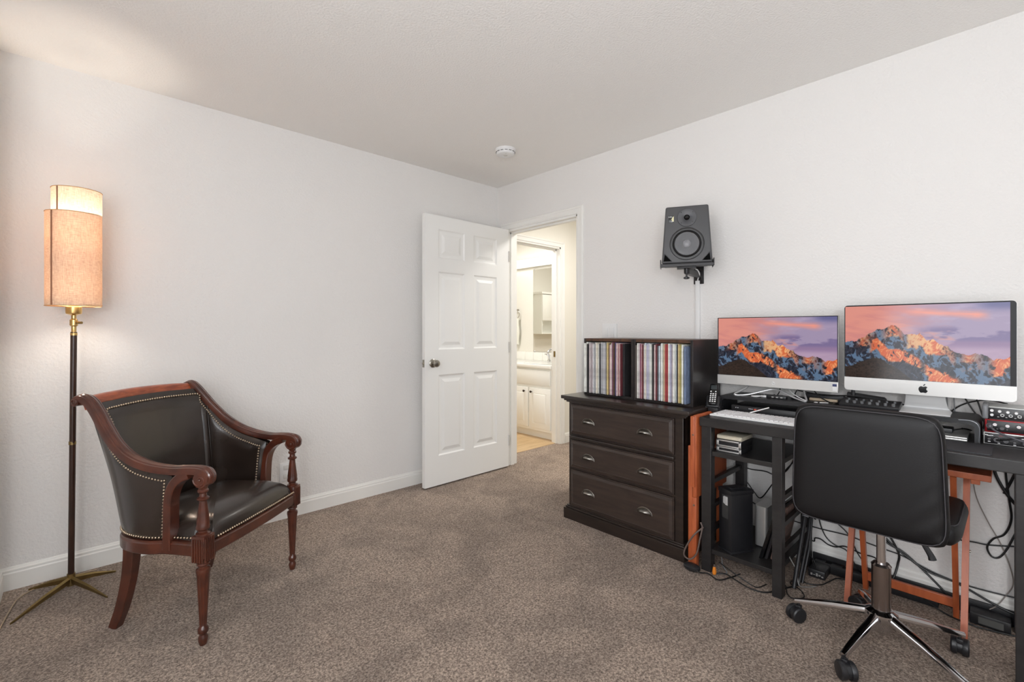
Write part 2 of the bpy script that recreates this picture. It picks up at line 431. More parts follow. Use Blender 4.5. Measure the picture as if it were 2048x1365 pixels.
# local x along the leaf away from hinge, local y: +y faces the bedroom side (-Y world)
ROOTM['door_1'] = Matrix.Identity(4)
cols = [(0.135, 0.385), (0.475, 0.725)]; rows = [(0.22, 0.83), (1.02, 1.61), (1.71, 1.93)]
def door_leaf():
    b = MB(); bm = b.b
    for sgn in (1, -1):
        yf = LT / 2 * sgn
        xs = sorted({0, LW, *[c for k in cols for c in k]}); zs = sorted({0, LH, *[c for k in rows for c in k]})
        for i in range(len(xs) - 1):
            for j in range(len(zs) - 1):
                x0, x1, z0, z1 = xs[i], xs[i + 1], zs[j], zs[j + 1]
                if (x0, x1) in cols and (z0, z1) in rows:
                    prev = [(x0, z0), (x1, z0), (x1, z1), (x0, z1)]; pd = 0
                    for ins, dep in ((0.003, -0.0015), (0.010, -0.008), (0.020, -0.0095), (0.034, -0.0095), (0.056, -0.002), (0.058, -0.0015)):
                        cur = [(x0 + ins, z0 + ins), (x1 - ins, z0 + ins), (x1 - ins, z1 - ins), (x0 + ins, z1 - ins)]
                        for q in range(4):
                            a, c = prev[q], prev[(q + 1) % 4]; d, e = cur[(q + 1) % 4], cur[q]
                            bm.faces.new([bm.verts.new((p[0], yf + sgn * h, p[1])) for p, h in ((a, pd), (c, pd), (d, dep), (e, dep))])
                        prev, pd = cur, dep
                    bm.faces.new([bm.verts.new((p[0], yf + sgn * pd, p[1])) for p in prev])
                else:
                    bm.faces.new([bm.verts.new((x, yf, z)) for x, z in ((x0, z0), (x1, z0), (x1, z1), (x0, z1))])
    h = LT / 2
    for q in (((0, -h, 0), (0, h, 0), (0, h, LH), (0, -h, LH)), ((LW, -h, 0), (LW, h, 0), (LW, h, LH), (LW, -h, LH)), ((0, -h, 0), (LW, -h, 0), (LW, h, 0), (0, h, 0)), ((0, -h, LH), (LW, -h, LH), (LW, h, LH), (0, h, LH))):
        bm.faces.new([bm.verts.new(p) for p in q])
    bmesh.ops.remove_doubles(bm, verts=bm.verts, dist=1e-5)
    return b
door_leaf().build('door_leaf', M_door, dg, angle=8)
RX = Matrix.Rotation(-PI / 2, 4, 'X')
kx = LW - 0.07; kz = 0.92
b = MB()
for sg in (1, -1):
    T = Matrix.Translation((kx, sg * LT / 2, kz)) @ Matrix.Rotation(-sg * PI / 2, 4, 'X')
    b.lathe([(0.032, 0), (0.032, 0.004), (0.027, 0.008), (0.012, 0.010), (0.011, 0.028), (0.020, 0.036), (0.0265, 0.046), (0.0265, 0.055), (0.020, 0.063), (0.008, 0.066), (0.0, 0.0661)], T)
b.build('door_knob', M_nickel, dg)
MB().box(LW, LW + 0.0015, -0.012, 0.012, kz - 0.028, kz + 0.028).box(LW, LW + 0.010, -0.006, 0.006, kz - 0.008, kz + 0.008, 0.002).build('door_latch', M_nickel, dg)
for z in (0.22, 1.02, 1.80): MB().cyl((-0.004, 0.02, z - 0.045), (-0.004, 0.02, z + 0.045), 0.006, n=12).build('door_hinge', mat('painted_hinge', s8(205, 203, 198), .4), dg)
# bathroom-side: door stop on the baseboard
b = MB().cyl((1.96, YL - 0.013, 0.05), (1.96, YL - 0.085, 0.05), 0.004, n=10).cyl((1.96, YL - 0.083, 0.05), (1.96, YL - 0.1, 0.05), 0.008, n=14)
tag(b.build('door_stop', M_white), 'white spring door stop on the baseboard behind the open door', 'door stop')

# smoke detector
t = thing('smoke_detector', 'round white smoke detector with vent slots on the ceiling', 'smoke detector', (2.19, 2.40, ZC))
MB().lathe([(0.0, -0.040), (0.045, -0.040), (0.058, -0.037), (0.064, -0.030), (0.066, -0.014), (0.070, -0.010), (0.072, 0.0)], Matrix.Translation((2.19, 2.40, ZC)), 48).build('detector_body', M_white, t)
b = MB()
for k in range(14):
    a = 2 * PI * k / 14; T = Matrix.Translation((2.19, 2.40, ZC)) @ Matrix.Rotation(a, 4, 'Z')
    b.box(0.0635, 0.0670, -0.010, 0.010, -0.0235, -0.0205, M=T)
b.build('vent_slot', mat('slot_dark', s8(60, 60, 60), 0.8), t, smooth=False)
MB().cyl((2.19, 2.40, ZC - 0.0415), (2.19, 2.40, ZC - 0.039), 0.014).cyl((2.165, 2.37, ZC - 0.041), (2.165, 2.37, ZC - 0.039), 0.004).build('test_button', mat('offwhite', s8(205, 205, 200), 0.5), t)

# outlet behind the armchair
t = thing('wall_outlet', 'white wall outlet plate low on the left wall behind the armchair', 'outlet', (0.962, YL, 0.235))
MB().box(0.925, 1.0, YL - 0.006, YL, 0.232, 0.347, 0.002).build('cover_plate', M_white, t)
for z in (0.262, 0.317): MB().box(0.946, 0.979, YL - 0.0085, YL - 0.005, z - 0.014, z + 0.014, 0.003).build('socket', mat('socket_white', s8(215, 215, 212), 0.4), t)
# switch by the door
t = thing('light_switch', 'white double light switch plate on the right wall above the records', 'light switch', (XR, 1.91, 1.105))
MB().box(XR - 0.009, XR, 1.847, 1.968, 1.108, 1.224, 0.003).build('cover_plate', M_white, t)
MB().box(XR - 0.014, XR - 0.008, 1.918, 1.948, 1.133, 1.199, 0.0015).build('rocker', M_white, t)
MB().box(XR - 0.017, XR - 0.008, 1.868, 1.901, 1.133, 1.199, 0.0015).build('rocker', M_white, t)
# cable raceway
tag(MB().box(XR - 0.020, XR, 1.259, 1.284, 0.55, 1.475, 0.002).build('cable_raceway', M_white), 'white vertical cable cover strip on the wall below the loudspeaker', 'cable cover')

# ------------------------------------------------------------------ bathroom
M_cab = mat('cabinet_white', s8(244, 244, 240), 0.4)
t = thing('bathroom_vanity', 'white bathroom vanity cabinet seen through the doorway', 'vanity cabinet', (3.92, 3.9, 0.003))
VX = 3.655; V0 = YB2 + 0.003; V1 = 4.6
MB().box(VX, 4.189, V0, V1, 0.09, 0.765).box(VX + 0.06, 4.189, V0, V1, 0.003, 0.09).build('cabinet_body', M_cab, t, smooth=False)
def raised(b, x, y0, y1, z0, z1, fr=0.05):
    b.box(x - 0.016, x, y0, y1, z0, z1, 0.003)
    bm = b.b; a = [(y0 + fr, z0 + fr), (y1 - fr, z0 + fr), (y1 - fr, z1 - fr), (y0 + fr, z1 - fr)]
    b.box(x - 0.017, x - 0.01, y0 + fr, y1 - fr, z0 + fr, z1 - fr)
    b.box(x - 0.022, x - 0.01, y0 + fr + 0.014, y1 - fr - 0.014, z0 + fr + 0.014, z1 - fr - 0.014, 0.005)
for (y0, y1, hy) in ((3.625, 3.985, 3.672), (3.235 + 0.06, 3.6, 3.563), (4.01, 4.36, 4.3)):
    b = MB(); raised(b, VX, y0, y1, 0.115, 0.55); d = b.build('cabinet_door', M_cab, t)
    b = MB().cyl((VX - 0.016, hy, 0.507), (VX - 0.03, hy, 0.507), 0.005, n=10).sph((VX - 0.036, hy, 0.507), 0.013, sc=(.7, 1, 1)); b.build('knob', mat('bronze_knob', s8(60, 50, 42), 0.3, 0.9), d)
for (y0, y1) in ((3.30, 3.985), (4.01, 4.36)):
    MB().box(VX - 0.016, VX, y0, y1, 0.585, 0.745, 0.004).build('drawer_front', M_cab, t)
t = thing('vanity_countertop', 'white tiled vanity countertop with low backsplash', 'countertop', (3.9, 3.9, 0.765))
M_top = mat('white_tile_top', s8(244, 243, 238), 0.15)
MB().box(3.63, 4.189, V0, V1, 0.765, 0.805, 0.006).build('worktop', M_top, t)
b = MB()
for k in range(8): b.box(4.172, 4.189, V0 + 0.155 * k, V0 + 0.155 * (k + 1) - 0.002, 0.805, 0.905, 0.002)
b.build('backsplash', M_top, t)
b = MB(); b.lathe([(0.0, -0.01), (0.10, -0.006), (0.16, 0.0), (0.185, 0.006), (0.195, 0.003), (0.2, 0.0)], Matrix.Translation((3.86, 3.62, 0.808)) @ Matrix.Diagonal((0.9, 1.15, 1, 1)), 40); b.build('basin', M_top, t)
t = thing('bathroom_faucet', 'chrome arched faucet standing behind the bathroom basin', 'faucet', (4.06, 3.62, 0.805))
b = MB().cyl((4.06, 3.60, 0.805), (4.06, 3.60, 0.825), 0.024, 0.018); b.tube(cr([(4.06, 3.60, 0.82), (4.06, 3.60, 0.90), (4.03, 3.60, 0.95), (3.98, 3.60, 0.955), (3.945, 3.60, 0.92), (3.94, 3.60, 0.885)], 8), 0.012, 12); b.build('spout', M_chrome, t)
for y in (3.70, 3.50):
    b = MB().lathe([(0.026, 0), (0.024, 0.01), (0.013, 0.03), (0.011, 0.06), (0.016, 0.075), (0.014, 0.085), (0, 0.088)], Matrix.Translation((4.07, y, 0.805)), 20); b.cyl((4.07, y, 0.885), (4.02, y + .02, 0.90), 0.006, n=10)
    b.build('handle', M_chrome, t)
M_mirror = mat('mirror_glass', (0.92, 0.93, 0.92), 0.01, 1.0)
t = thing('bathroom_mirror', 'frameless mirror over the vanity reflecting a wall cabinet', 'mirror', (4.18, 3.7, 0.93))
MB().box(4.184, 4.189, V0, 4.071, 0.915, 1.935).build('mirror_plate', M_mirror, t, smooth=False)
for y in (3.42, 4.05):
    for z in (.908, 1.925): MB().box(4.180, 4.189, y - 0.008, y + 0.008, z, z + .016).build('mirror_clip', M_chrome, t, smooth=False)
t = thing('vanity_light', 'long glowing vanity light bar above the bathroom mirror', 'light', (4.15, 3.9, 1.98))
MB().box(4.155, 4.189, V0, 4.5, 1.968, 2.075, 0.003).build('light_housing', M_trim, t)
MB().box(4.09, 4.155, V0 + 0.02, 4.48, 1.98, 2.063, 0.012).build('diffuser', emat('vanity_glow', (1.0, 0.98, 0.92), 3.0), t)
M_wc = mat('cabinet_paint', s8(244, 243, 236), 0.45)
t = thing('bathroom_wall_cabinet', 'white wall cabinet with open shelf reflected in the bathroom mirror', 'wall cabinet', (2.78, 5.1, 1.12))
CX0, CX1, CY0, CY1 = 2.53, 3.03, 5.004, 5.189
b = MB().box(CX0, CX0 + .016, CY0, CY1, 1.12, 1.749).box(CX1 - .016, CX1, CY0, CY1, 1.12, 1.749).box(CX0 + .017, CX1 - .017, CY0 + .001, CY1 - .012, 1.121, 1.136).box(CX0 + .017, CX1 - .017, CY0 + .001, CY1 - .012, 1.325, 1.341).box(CX0 + .017, CX1 - .017, CY1 - .011, CY1 - .001, 1.121, 1.748).box(CX0 - .015, CX1 + .015, CY0 - .02, CY1, 1.75, 1.785, 0.006)
b.build('cabinet_body', M_wc, t, smooth=False)
for (x0, x1, hx) in ((CX0 + .004, 2.779, 2.757), (2.781, CX1 - .004, 2.803)):
    b = MB(); b.box(x0, x1, CY0 - .016, CY0, 1.332, 1.742, 0.002).box(x0 + .05, x1 - .05, CY0 - .019, CY0 - .01, 1.382, 1.692, 0.002); d = b.build('cabinet_door', M_wc, t)
    MB().tube([(hx, CY0 - .018, 1.44), (hx, CY0 - .040, 1.445), (hx, CY0 - .040, 1.525), (hx, CY0 - .018, 1.53)], 0.004).build('handle', M_nickel, d)
t = thing('towel_ring', 'small metal towel ring on the bathroom wall left of the mirror', 'towel ring', (4.18, 4.40, 1.42))
b = MB().cyl((4.189, 4.34, 1.44), (4.15, 4.34, 1.44), 0.01); b.tube([(4.15, 4.34 + 0.055 * math.sin(a), 1.385 + 0.055 * math.cos(a)) for a in [2 * PI * k / 24 for k in range(24)]], 0.004, 8, True); b.build('ring', M_nickel, t)
def towf(u, v):
    return Vector((4.145 + 0.012 * math.sin(u * 14) * (0.4 + v), 4.285 + 0.11 * u + 0.006 * math.sin(v * 9), 1.335 - 0.34 * v))
b = MB()
b.grid(towf, 24, 20); b.grid(lambda u, v: towf(u, v) + Vector((0.02, 0, 0.0)), 24, 20)
tag(b.build('hand_towel', mat('towel_white', s8(236, 234, 224), 0.95, bump=0.6, bscale=60, bdist=0.006)), 'white hand towel hanging on the ring in the bathroom', 'towel')
# ------------------------------------------------------------------ floor lamp
LX, LY = -0.006, 2.885
t = thing('floor_lamp', 'tall brass and dark wood floor lamp with a two-tier linen shade, lit', 'floor lamp', (-0.015, 2.915, 0))
base = (-0.015, 2.915, 0.042); top = (LX, LY, 1.17)
tips = [(-0.191, 2.723), (0.102, 2.705), (0.143, 2.968), (-0.155, 3.028)]
MB().cyl((-0.015, 2.915, 0.018), (-0.015, 2.915, 0.072), 0.0145, n=24).build('base_hub', M_brass, t)
for tx, ty in tips:
    b = MB(); a = Vector((base[0], base[1], 0.05)); e = Vector((tx, ty, 0.006)); d = (e - a)
    b.sweep([a + d * 0.04, a + d * 0.5 + Vector((0, 0, 0.004)), e], [(-0.006, -0.018), (0.006, -0.018), (0.008, 0.004), (0.0, 0.012), (-0.008, 0.004)], up=(0, 0, 1), scales=[1, 0.75, 0.25])
    b.build('base_leg', M_brass, t, angle=20)
MB().cyl((base[0], base[1], 0.06), top, 0.0115, n=24).build('pole', wood_mat('dark_walnut_pole', s8(40, 24, 18), s8(62, 38, 27), 0.3, 8, (4, 4, 1), 0.3), t)
MB().cyl((base[0] + .0045, base[1] - .015, 0.66), (base[0] + .0045, base[1] - .015, 0.675), 0.013, n=24).build('pole_joint', M_brass, t)
b = MB(); T = Matrix.Translation((LX, LY, 0))
b.lathe([(0.0125, 1.155), (0.0125, 1.165), (0.009, 1.17), (0.009, 1.195), (0.014, 1.20), (0.014, 1.225), (0.009, 1.23), (0.009, 1.245), (0.026, 1.252), (0.028, 1.258), (0.028, 1.283), (0.018, 1.288), (0.018, 1.31)], T, 28)
b.build('socket_cup', mat('bright_brass', s8(214, 180, 118), 0.3, 1.0), t)
MB().cyl((LX + 0.012, LY - 0.012, 1.212), (LX + 0.026, LY - 0.026, 1.212), 0.006, n=12).build('lamp_switch', M_brass, t)
m = bpy.data.materials.new('linen_shade'); m.use_nodes = True; n = m.node_tree.nodes; l = m.node_tree.links; n.clear()
o = n.new('ShaderNodeOutputMaterial'); mx = n.new('ShaderNodeMixShader'); df = n.new('ShaderNodeBsdfDiffuse'); tr = n.new('ShaderNodeBsdfTranslucent'); mx.inputs[0].default_value = 0.24
tc = n.new('ShaderNodeTexCoord'); 
def thread(scale, dirv):
    mp = n.new('ShaderNodeMapping'); mp.inputs['Scale'].default_value = dirv
    tx = n.new('ShaderNodeTexNoise'); tx.inputs['Scale'].default_value = scale; tx.inputs['Detail'].default_value = 3
    l.new(tc.outputs['Object'], mp.inputs['Vector']); l.new(mp.outputs['Vector'], tx.inputs['Vector']); return tx
n1 = thread(60, (1, 1, 14)); n2 = thread(60, (12, 12, 0.6))
ad = n.new('ShaderNodeMath'); ad.operation = 'ADD'; l.new(n1.outputs['Fac'], ad.inputs[0]); l.new(n2.outputs['Fac'], ad.inputs[1])
rp = n.new('ShaderNodeValToRGB'); rp.color_ramp.elements[0].position = 0.35; rp.color_ramp.elements[1].position = 0.65
rp.color_ramp.elements[0].color = (*s8(198, 166, 142), 1); rp.color_ramp.elements[1].color = (*s8(246, 230, 208), 1)
hf = n.new('ShaderNodeMath'); hf.operation = 'MULTIPLY'; hf.inputs[1].default_value = 0.5
l.new(ad.outputs[0], hf.inputs[0]); l.new(hf.outputs[0], rp.inputs['Fac'])
l.new(rp.outputs['Color'], df.inputs['Color']); l.new(rp.outputs['Color'], tr.inputs['Color'])
l.new(df.outputs[0], mx.inputs[1]); l.new(tr.outputs[0], mx.inputs[2]); l.new(mx.outputs[0], o.inputs[0])
M_shade = m
def shade(cx, cy, r, z0, z1, name):
    b = MB()
    b.grid(lambda u, v: Vector((cx + r * math.cos(2 * PI * u), cy + r * math.sin(2 * PI * u), z0 + (z1 - z0) * v)), 64, 2, True)
    s_ = b.build(name, M_shade, t)
    for z in (z0, z1): MB().tube([(cx + r * math.cos(2 * PI * k / 64), cy + r * math.sin(2 * PI * k / 64), z) for k in range(64)], 0.0018, 6, True).build('rim', mat('shade_rim', s8(196, 160, 120), 0.8), s_)
    # seam strip
    b = MB(); an = math.radians(222)
    b.grid(lambda u, v: Vector((cx + (r + 0.0006) * math.cos(an + (u - .5) * 0.09), cy + (r + 0.0006) * math.sin(an + (u - .5) * 0.09), z0 + (z1 - z0) * v)), 3, 2)
    b.build('seam', mat('shade_seam', s8(150, 108, 84), 0.9), s_)
shade(LX, LY, 0.0945, 1.287, 1.70, 'outer_shade')
shade(LX + 0.011, LY - 0.004, 0.0855, 1.291, 1.808, 'inner_shade')
b = MB()
b.cyl((LX, LY, 1.30), (LX, LY, 1.325), 0.014).cyl((LX, LY, 1.40), (LX, LY, 1.55), 0.005)
for a in (0, 120, 240):
    an = math.radians(a); b.cyl((LX, LY, 1.47), (LX + 0.088 * math.cos(an), LY + 0.088 * math.sin(an), 1.47), 0.0015, n=6)
b.cyl((LX, LY + 0.0, 1.55), (LX, LY, 1.575), 0.014)
b.cyl((LX + 0.035, LY, 1.33), (LX + 0.035, LY, 1.56), 0.003, n=6)
b.cyl((LX + 0.035, LY, 1.56), (LX, LY, 1.56), 0.003, n=6).cyl((LX + 0.035, LY, 1.33), (LX, LY, 1.31), 0.003, n=6)
b.build('shade_carrier', M_brass, t)
M_bulb = emat('bulb_glow', (1.0, 0.91, 0.79), 108.0)
M_bulb2 = emat('upper_bulb_glow', (1.0, 0.91, 0.79), 190.0)
for z in (1.358, 1.61):
    MB().lathe([(0.012, -0.035), (0.014, -0.02), (0.026, -0.004), (0.030, 0.010), (0.026, 0.024), (0.014, 0.034), (0, 0.037)], Matrix.Translation((LX, LY, z)), 20).build('light_bulb', M_bulb if z < 1.5 else M_bulb2, t)
tag(MB().tube(cr([(-0.235, 2.50, 0.006), (-0.225, 2.62, 0.006), (-0.205, 2.82, 0.006), (-0.178, 2.966, 0.006), (-0.10, 3.035, 0.006), (0.0, 3.05, 0.006), (0.075, 3.045, 0.008)], 10), 0.003, 8).build('lamp_cord', mat('clear_cord', s8(170, 150, 125), 0.4)), 'pale cord curling over the carpet behind the floor lamp base', 'cord')

# ------------------------------------------------------------------ leather armchair
A = math.atan2(0.630, 0.777)
ch = thing('leather_armchair', 'dark leather armchair with carved mahogany frame and nailhead trim beside the floor lamp', 'armchair', (0.5635, 2.237, 0), A)
def cb(b, name, m, p=None, **k): return b.build(name, m, p or ch, world=False, **k)
top_pts = [(.277, .125, .628), (.289, .215, .648), (.288, .29, .672), (.278, .36, .715), (.265, .42, .775), (.255, .47, .83), (.247, .508, .882), (.17, .527, .890), (.08, .536, .893), (0, .539, .894)]
bot_pts = [(.270, .150), (.281, .21), (.278, .27), (.264, .325), (.24, .368), (.212, .395), (.178, .412), (.12, .424), (.06, .43), (0, .432)]
ZB = 0.385
T1 = cr(top_pts, 8); B1 = cr([(*p, ZB) for p in bot_pts], 8)
TT = T1 + [Vector((-p.x, p.y, p.z)) for p in reversed(T1[:-1])]
BB = B1 + [Vector((-p.x, p.y, p.z)) for p in reversed(B1[:-1])]
NS = len(TT)
def nrm(i):
    a = BB[max(i - 1, 0)]; c = BB[min(i + 1, NS - 1)]; d = (c - a) + (TT[min(i + 1, NS - 1)] - TT[max(i - 1, 0)]) * 0.5
    d.z = 0; d.normalize()
    return Vector((d.y, -d.x, 0)) * -1   # outward for path going right -> back -> left
nn = [nrm(i) for i in range(NS)]
if nn[NS // 2].y < 0: nn = [-v for v in nn]
def shell(i, q, off):
    """q 0 bottom..1 top"""
    B = BB[i]; T = TT[i]
    z = B.z + (T.z - B.z) * q
    k = q ** 1.25
    p = Vector((B.x + (T.x - B.x) * q, B.y + (T.y - B.y) * k, z))
    return p + nn[i] * off
def surf(i0, i1, offf, nq=14):
    b = MB(); g = []
    for i in range(i0, i1 + 1):
        g.append([b.b.verts.new(shell(i, j / (nq - 1), offf(i, j / (nq - 1)))) for j in range(nq)])
    for a, c in zip(g, g[1:]):
        for j in range(nq - 1): b.b.faces.new((a[j], c[j], c[j + 1], a[j + 1]))
    return b
S1 = 36                     # seam index between wing and back
mid = NS // 2
def inner_off(i0, i1, base=-0.018, bul=-0.022):
    def f(i, q):
        s = (i - i0) / (i1 - i0)
        e = 1 - (2 * s - 1) ** 8; e2 = 1 - (2 * q - 1) ** 6
        return base + bul * max(0, e) ** 0.5 * max(0, e2) ** 0.5
    return f
cb(surf(0, S1, inner_off(0, S1)), 'inner_wing', M_leather, angle=60)
cb(surf(S1, NS - 1 - S1, inner_off(S1, NS - 1 - S1, -0.018, -0.028)), 'back_cushion', M_leather, angle=60)
cb(surf(NS - 1 - S1, NS - 1, inner_off(NS - 1 - S1, NS - 1)), 'inner_wing', M_leather, angle=60)
def outer_off(i, q):
    e2 = 1 - (2 * q - 1) ** 6; e = 1 - (2 * i / (NS - 1) - 1) ** 40
    return 0.008 + 0.007 * max(0, e2) ** 0.5 * max(0, e) ** 0.5
cb(surf(0, NS - 1, outer_off), 'outer_upholstery', M_leather, angle=60)
for i in (S1, NS - 1 - S1):
    cb(MB().tube([shell(i, q / 12, -0.021) for q in range(13)], 0.0035, 8), 'seam_piping', M_leather)
# nailheads
def nails(path, nr, sp=0.0118, r=0.0046):
    P = [Vector(p) for p in path]; L = [0]
    for a, c in zip(P, P[1:]): L.append(L[-1] + (c - a).length)
    n = int(L[-1] / sp); b = MB(); j = 0
    for k in range(n + 1):
        d = L[-1] * k / n
        while j < len(P) - 2 and L[j + 1] < d: j += 1
        f = (d - L[j]) / max(1e-9, L[j + 1] - L[j]); p = P[j].lerp(P[j + 1], f); nv = nr(j)
        b.sph(p + nv * 0.0005, r, u=7, v=5)
    return b
def ioff(i, q):
    if i < S1: return inner_off(0, S1)(i, q)
    if i <= NS - 1 - S1: return inner_off(S1, NS - 1 - S1, -0.018, -0.028)(i, q)
    return inner_off(NS - 1 - S1, NS - 1)(i, q)
def lineq(i, d): 
    h = TT[i].z - BB[i].z; return 1 - d / h
cb(nails([shell(i, lineq(i, 0.024), ioff(i, lineq(i, 0.024))) for i in range(3, NS - 3)], lambda j: Vector((0, 0, 0))), 'inner_nailhead_trim', M_nail, angle=80)
cb(nails([shell(i, lineq(i, 0.024), 0.0125) for i in range(3, NS - 3)], lambda j: Vector((0, 0, 0))), 'outer_nailhead_trim', M_nail, angle=80)
for i in (2, NS - 3):
    cb(nails([shell(i, 0.04 + 0.88 * q / 14, 0.0135) for q in range(15)], lambda j: Vector()), 'outer_nailhead_trim', M_nail, angle=80)
    cb(nails([shell(i, 0.25 + 0.66 * q / 14, ioff(i, 0.25 + 0.66 * q / 14)) for q in range(15)], lambda j: Vector()), 'inner_nailhead_trim', M_nail, angle=80)
cb(nails([shell(i, 0.04, 0.0135) for i in range(2, NS - 2)], lambda j: Vector()), 'base_nailhead_trim', M_nail, angle=80)
# arm rails
arm_prof = [(-.023, -.016), (.023, -.016), (.024, 0.004), (.0225, .0085), (.018, .010), (.0155, .0078), (.012, .012), (.004, .0145), (0, .0125), (-.004, .0145), (-.012, .012), (-.0155, .0078), (-.018, .010), (-.0225, .0085), (-.024, .004)]
arm_path = [(.277, -.022, .612), (.277, -.028, .632), (.277, -.014, .650), (.277, .018, .657), (.280, .06, .657), (.284, .12, .655), (.290, .21, .667), (.289, .29, .693), (.280, .36, .736), (.268, .42, .795), (.258, .468, .852), (.254, .505, .893), (.257, .535, .912), (.262, .558, .908)]
for sx in (1, -1):
    P = [Vector((p[0] * sx, p[1], p[2])) for p in cr(arm_path, 8)]
    cb(MB().sweep(P, arm_prof, side=(1, 0, 0)), 'arm_rail', M_maho, angle=25)
    b = MB(); c0 = Vector((.277 * sx, -.006, .622))
    b.cyl(c0 - Vector((.023, 0, 0)), c0 + Vector((.023, 0, 0)), 0.029, n=28)
    for sg in (1, -1):
        b.tube([c0 + Vector((sg * .0235, (0.004 + 0.0038 * a) * math.cos(a), (0.004 + 0.0038 * a) * math.sin(a))) for a in [k * 0.35 for k in range(19)]], 0.0028, 6)
        b.sph(c0 + Vector((sg * .0235, 0, 0)), 0.006, u=10, v=6)
    cb(b, 'arm_scroll', M_maho)
    # upright in front of the side panel, flaring into the arm
    up = cr([(.271, .142, .35), (.272, .140, .45), (.274, .135, .54), (.276, .117, .592), (.278, .085, .624), (.279, .045, .642)], 8)
    P = [Vector((p.x * sx, p.y, p.z)) for p in up]
    sc = [1 + 0.25 * (abs(k / (len(P) - 1) - 0.45) ** 2) for k in range(len(P))]
    cb(MB().sweep(P, [(-.020, -.016), (.020, -.016), (.022, -.012), (.022, .012), (.020, .016), (-.020, .016), (-.022, .012), (-.022, -.012)], side=(1, 0, 0), scales=sc), 'arm_support', M_maho, angle=25)
    # top end scroll of the back post
    b = MB(); c1 = Vector((.262 * sx, .552, .897)); b.cyl(c1 - Vector((.022, 0, 0)), c1 + Vector((.022, 0, 0)), 0.0165, n=24)
    b.tube([c1 + Vector((sx * .0225, 0.011 * math.cos(a), 0.011 * math.sin(a))) for a in [2 * PI * k / 20 for k in range(20)]], 0.0022, 6, True)
    cb(b, 'back_scroll', M_maho)
    # front post, block, leg
    F = Matrix.Translation((.277 * sx, 0, 0))
    cb(MB().lathe([(.024, .413), (.024, .420), (.016, .424), (.016, .430), (.0225, .436), (.0235, .444), (.0215, .452), (.0225, .462), (.013, .536), (.013, .541), (.020, .546), (.021, .551), (.013, .557), (.012, .568), (.018, .574), (.0185, .580), (.014, .586), (.018, .596), (.018, .604)], F, 36, (.46, .53, 8, .0035)), 'front_post', M_maho)
    b = MB().box(-.0265, .0265, -.0265, .0265, .332, .414, .003, F)
    b.lathe([(.020, .306), (.0265, .316), (.030, .334)], F @ Matrix.Rotation(PI / 4, 4, 'Z'), 4)
    for k in range(5):
        o_ = -.0195 + .00975 * k
        for (a0, a1) in (((o_, -.0265), (o_, -.0265)), ((o_, .0265), (o_, .0265)), ((-.0265, o_), (-.0265, o_)), ((.0265, o_), (.0265, o_))):
            b.cyl(F @ Vector((a0[0], a0[1], .318)), F @ Vector((a1[0], a1[1], .404)), .0036, n=8)
    cb(b, 'leg_block', M_maho, angle=30)
    cb(MB().lathe([(.0, .0), (.011, .001), (.014, .008), (.0165, .020), (.0165, .030), (.012, .038), (.012, .043), (.0175, .048), (.0185, .056), (.0175, .064), (.012, .072), (.0125, .085), (.0215, .262), (.0245, .278), (.0235, .287), (.016, .292), (.016, .297), (.022, .303), (.021, .310)], F, 40, (.082, .27, 10, .003)), 'front_leg', M_maho)
    # sabre back leg
    P = cr([(.212 * sx, .372, .36), (.213 * sx, .372, .28), (.217 * sx, .382, .18), (.224 * sx, .402, .08), (.231 * sx, .428, 0.0)], 8)
    cb(MB().sweep(P, [(-.017, -.022), (.017, -.022), (.019, -.02), (.019, .02), (.017, .022), (-.017, .022), (-.019, .02), (-.019, -.02)], side=(1, 0, 0), scales=[1.1 - 0.3 * k / (len(P) - 1) for k in range(len(P))]), 'back_leg', M_maho, angle=25)
# top rail
tr_path = cr([(-.248, .527, .895), (-.17, .540, .901), (-.08, .549, .904), (0, .552, .905), (.08, .549, .904), (.17, .540, .901), (.248, .527, .895)], 6)
cb(MB().sweep(tr_path, [(.012, -.034), (.016, -.024), (.013, -.004), (.005, .012), (-.006, .018), (-.020, .018), (-.030, .010), (-.032, -.002), (-.024, -.012), (-.018, -.034)], up=(0, 0, 1)), 'top_rail', M_mahor, angle=40)
# seat rails
fr_ = [(x, -.010 - .012 * (1 - (x / .25) ** 2), .356) for x in [-.252 + .504 * k / 20 for k in range(21)]]
cb(MB().sweep(fr_, [(-.013, -.024), (.013, -.024), (.015, -.020), (.015, .016), (.012, .019), (.012, .024), (-.013, .024)], up=(0, 0, 1)), 'seat_rail', M_maho, angle=25)
sr = cr([(.277, .02, .357)] + [(p[0] + .004, p[1], .357) for p in bot_pts[:-1]] + [(0, .434, .357)] + [(-p[0] - .004, p[1], .357) for p in reversed(bot_pts[:-1])] + [(-.277, .02, .357)], 6)
cb(MB().sweep(sr, [(-.018, -.024), (.013, -.024), (.016, -.020), (.016, .016), (.012, .020), (.012, .026), (-.018, .026)], up=(0, 0, 1)), 'seat_rail', M_maho, angle=25)
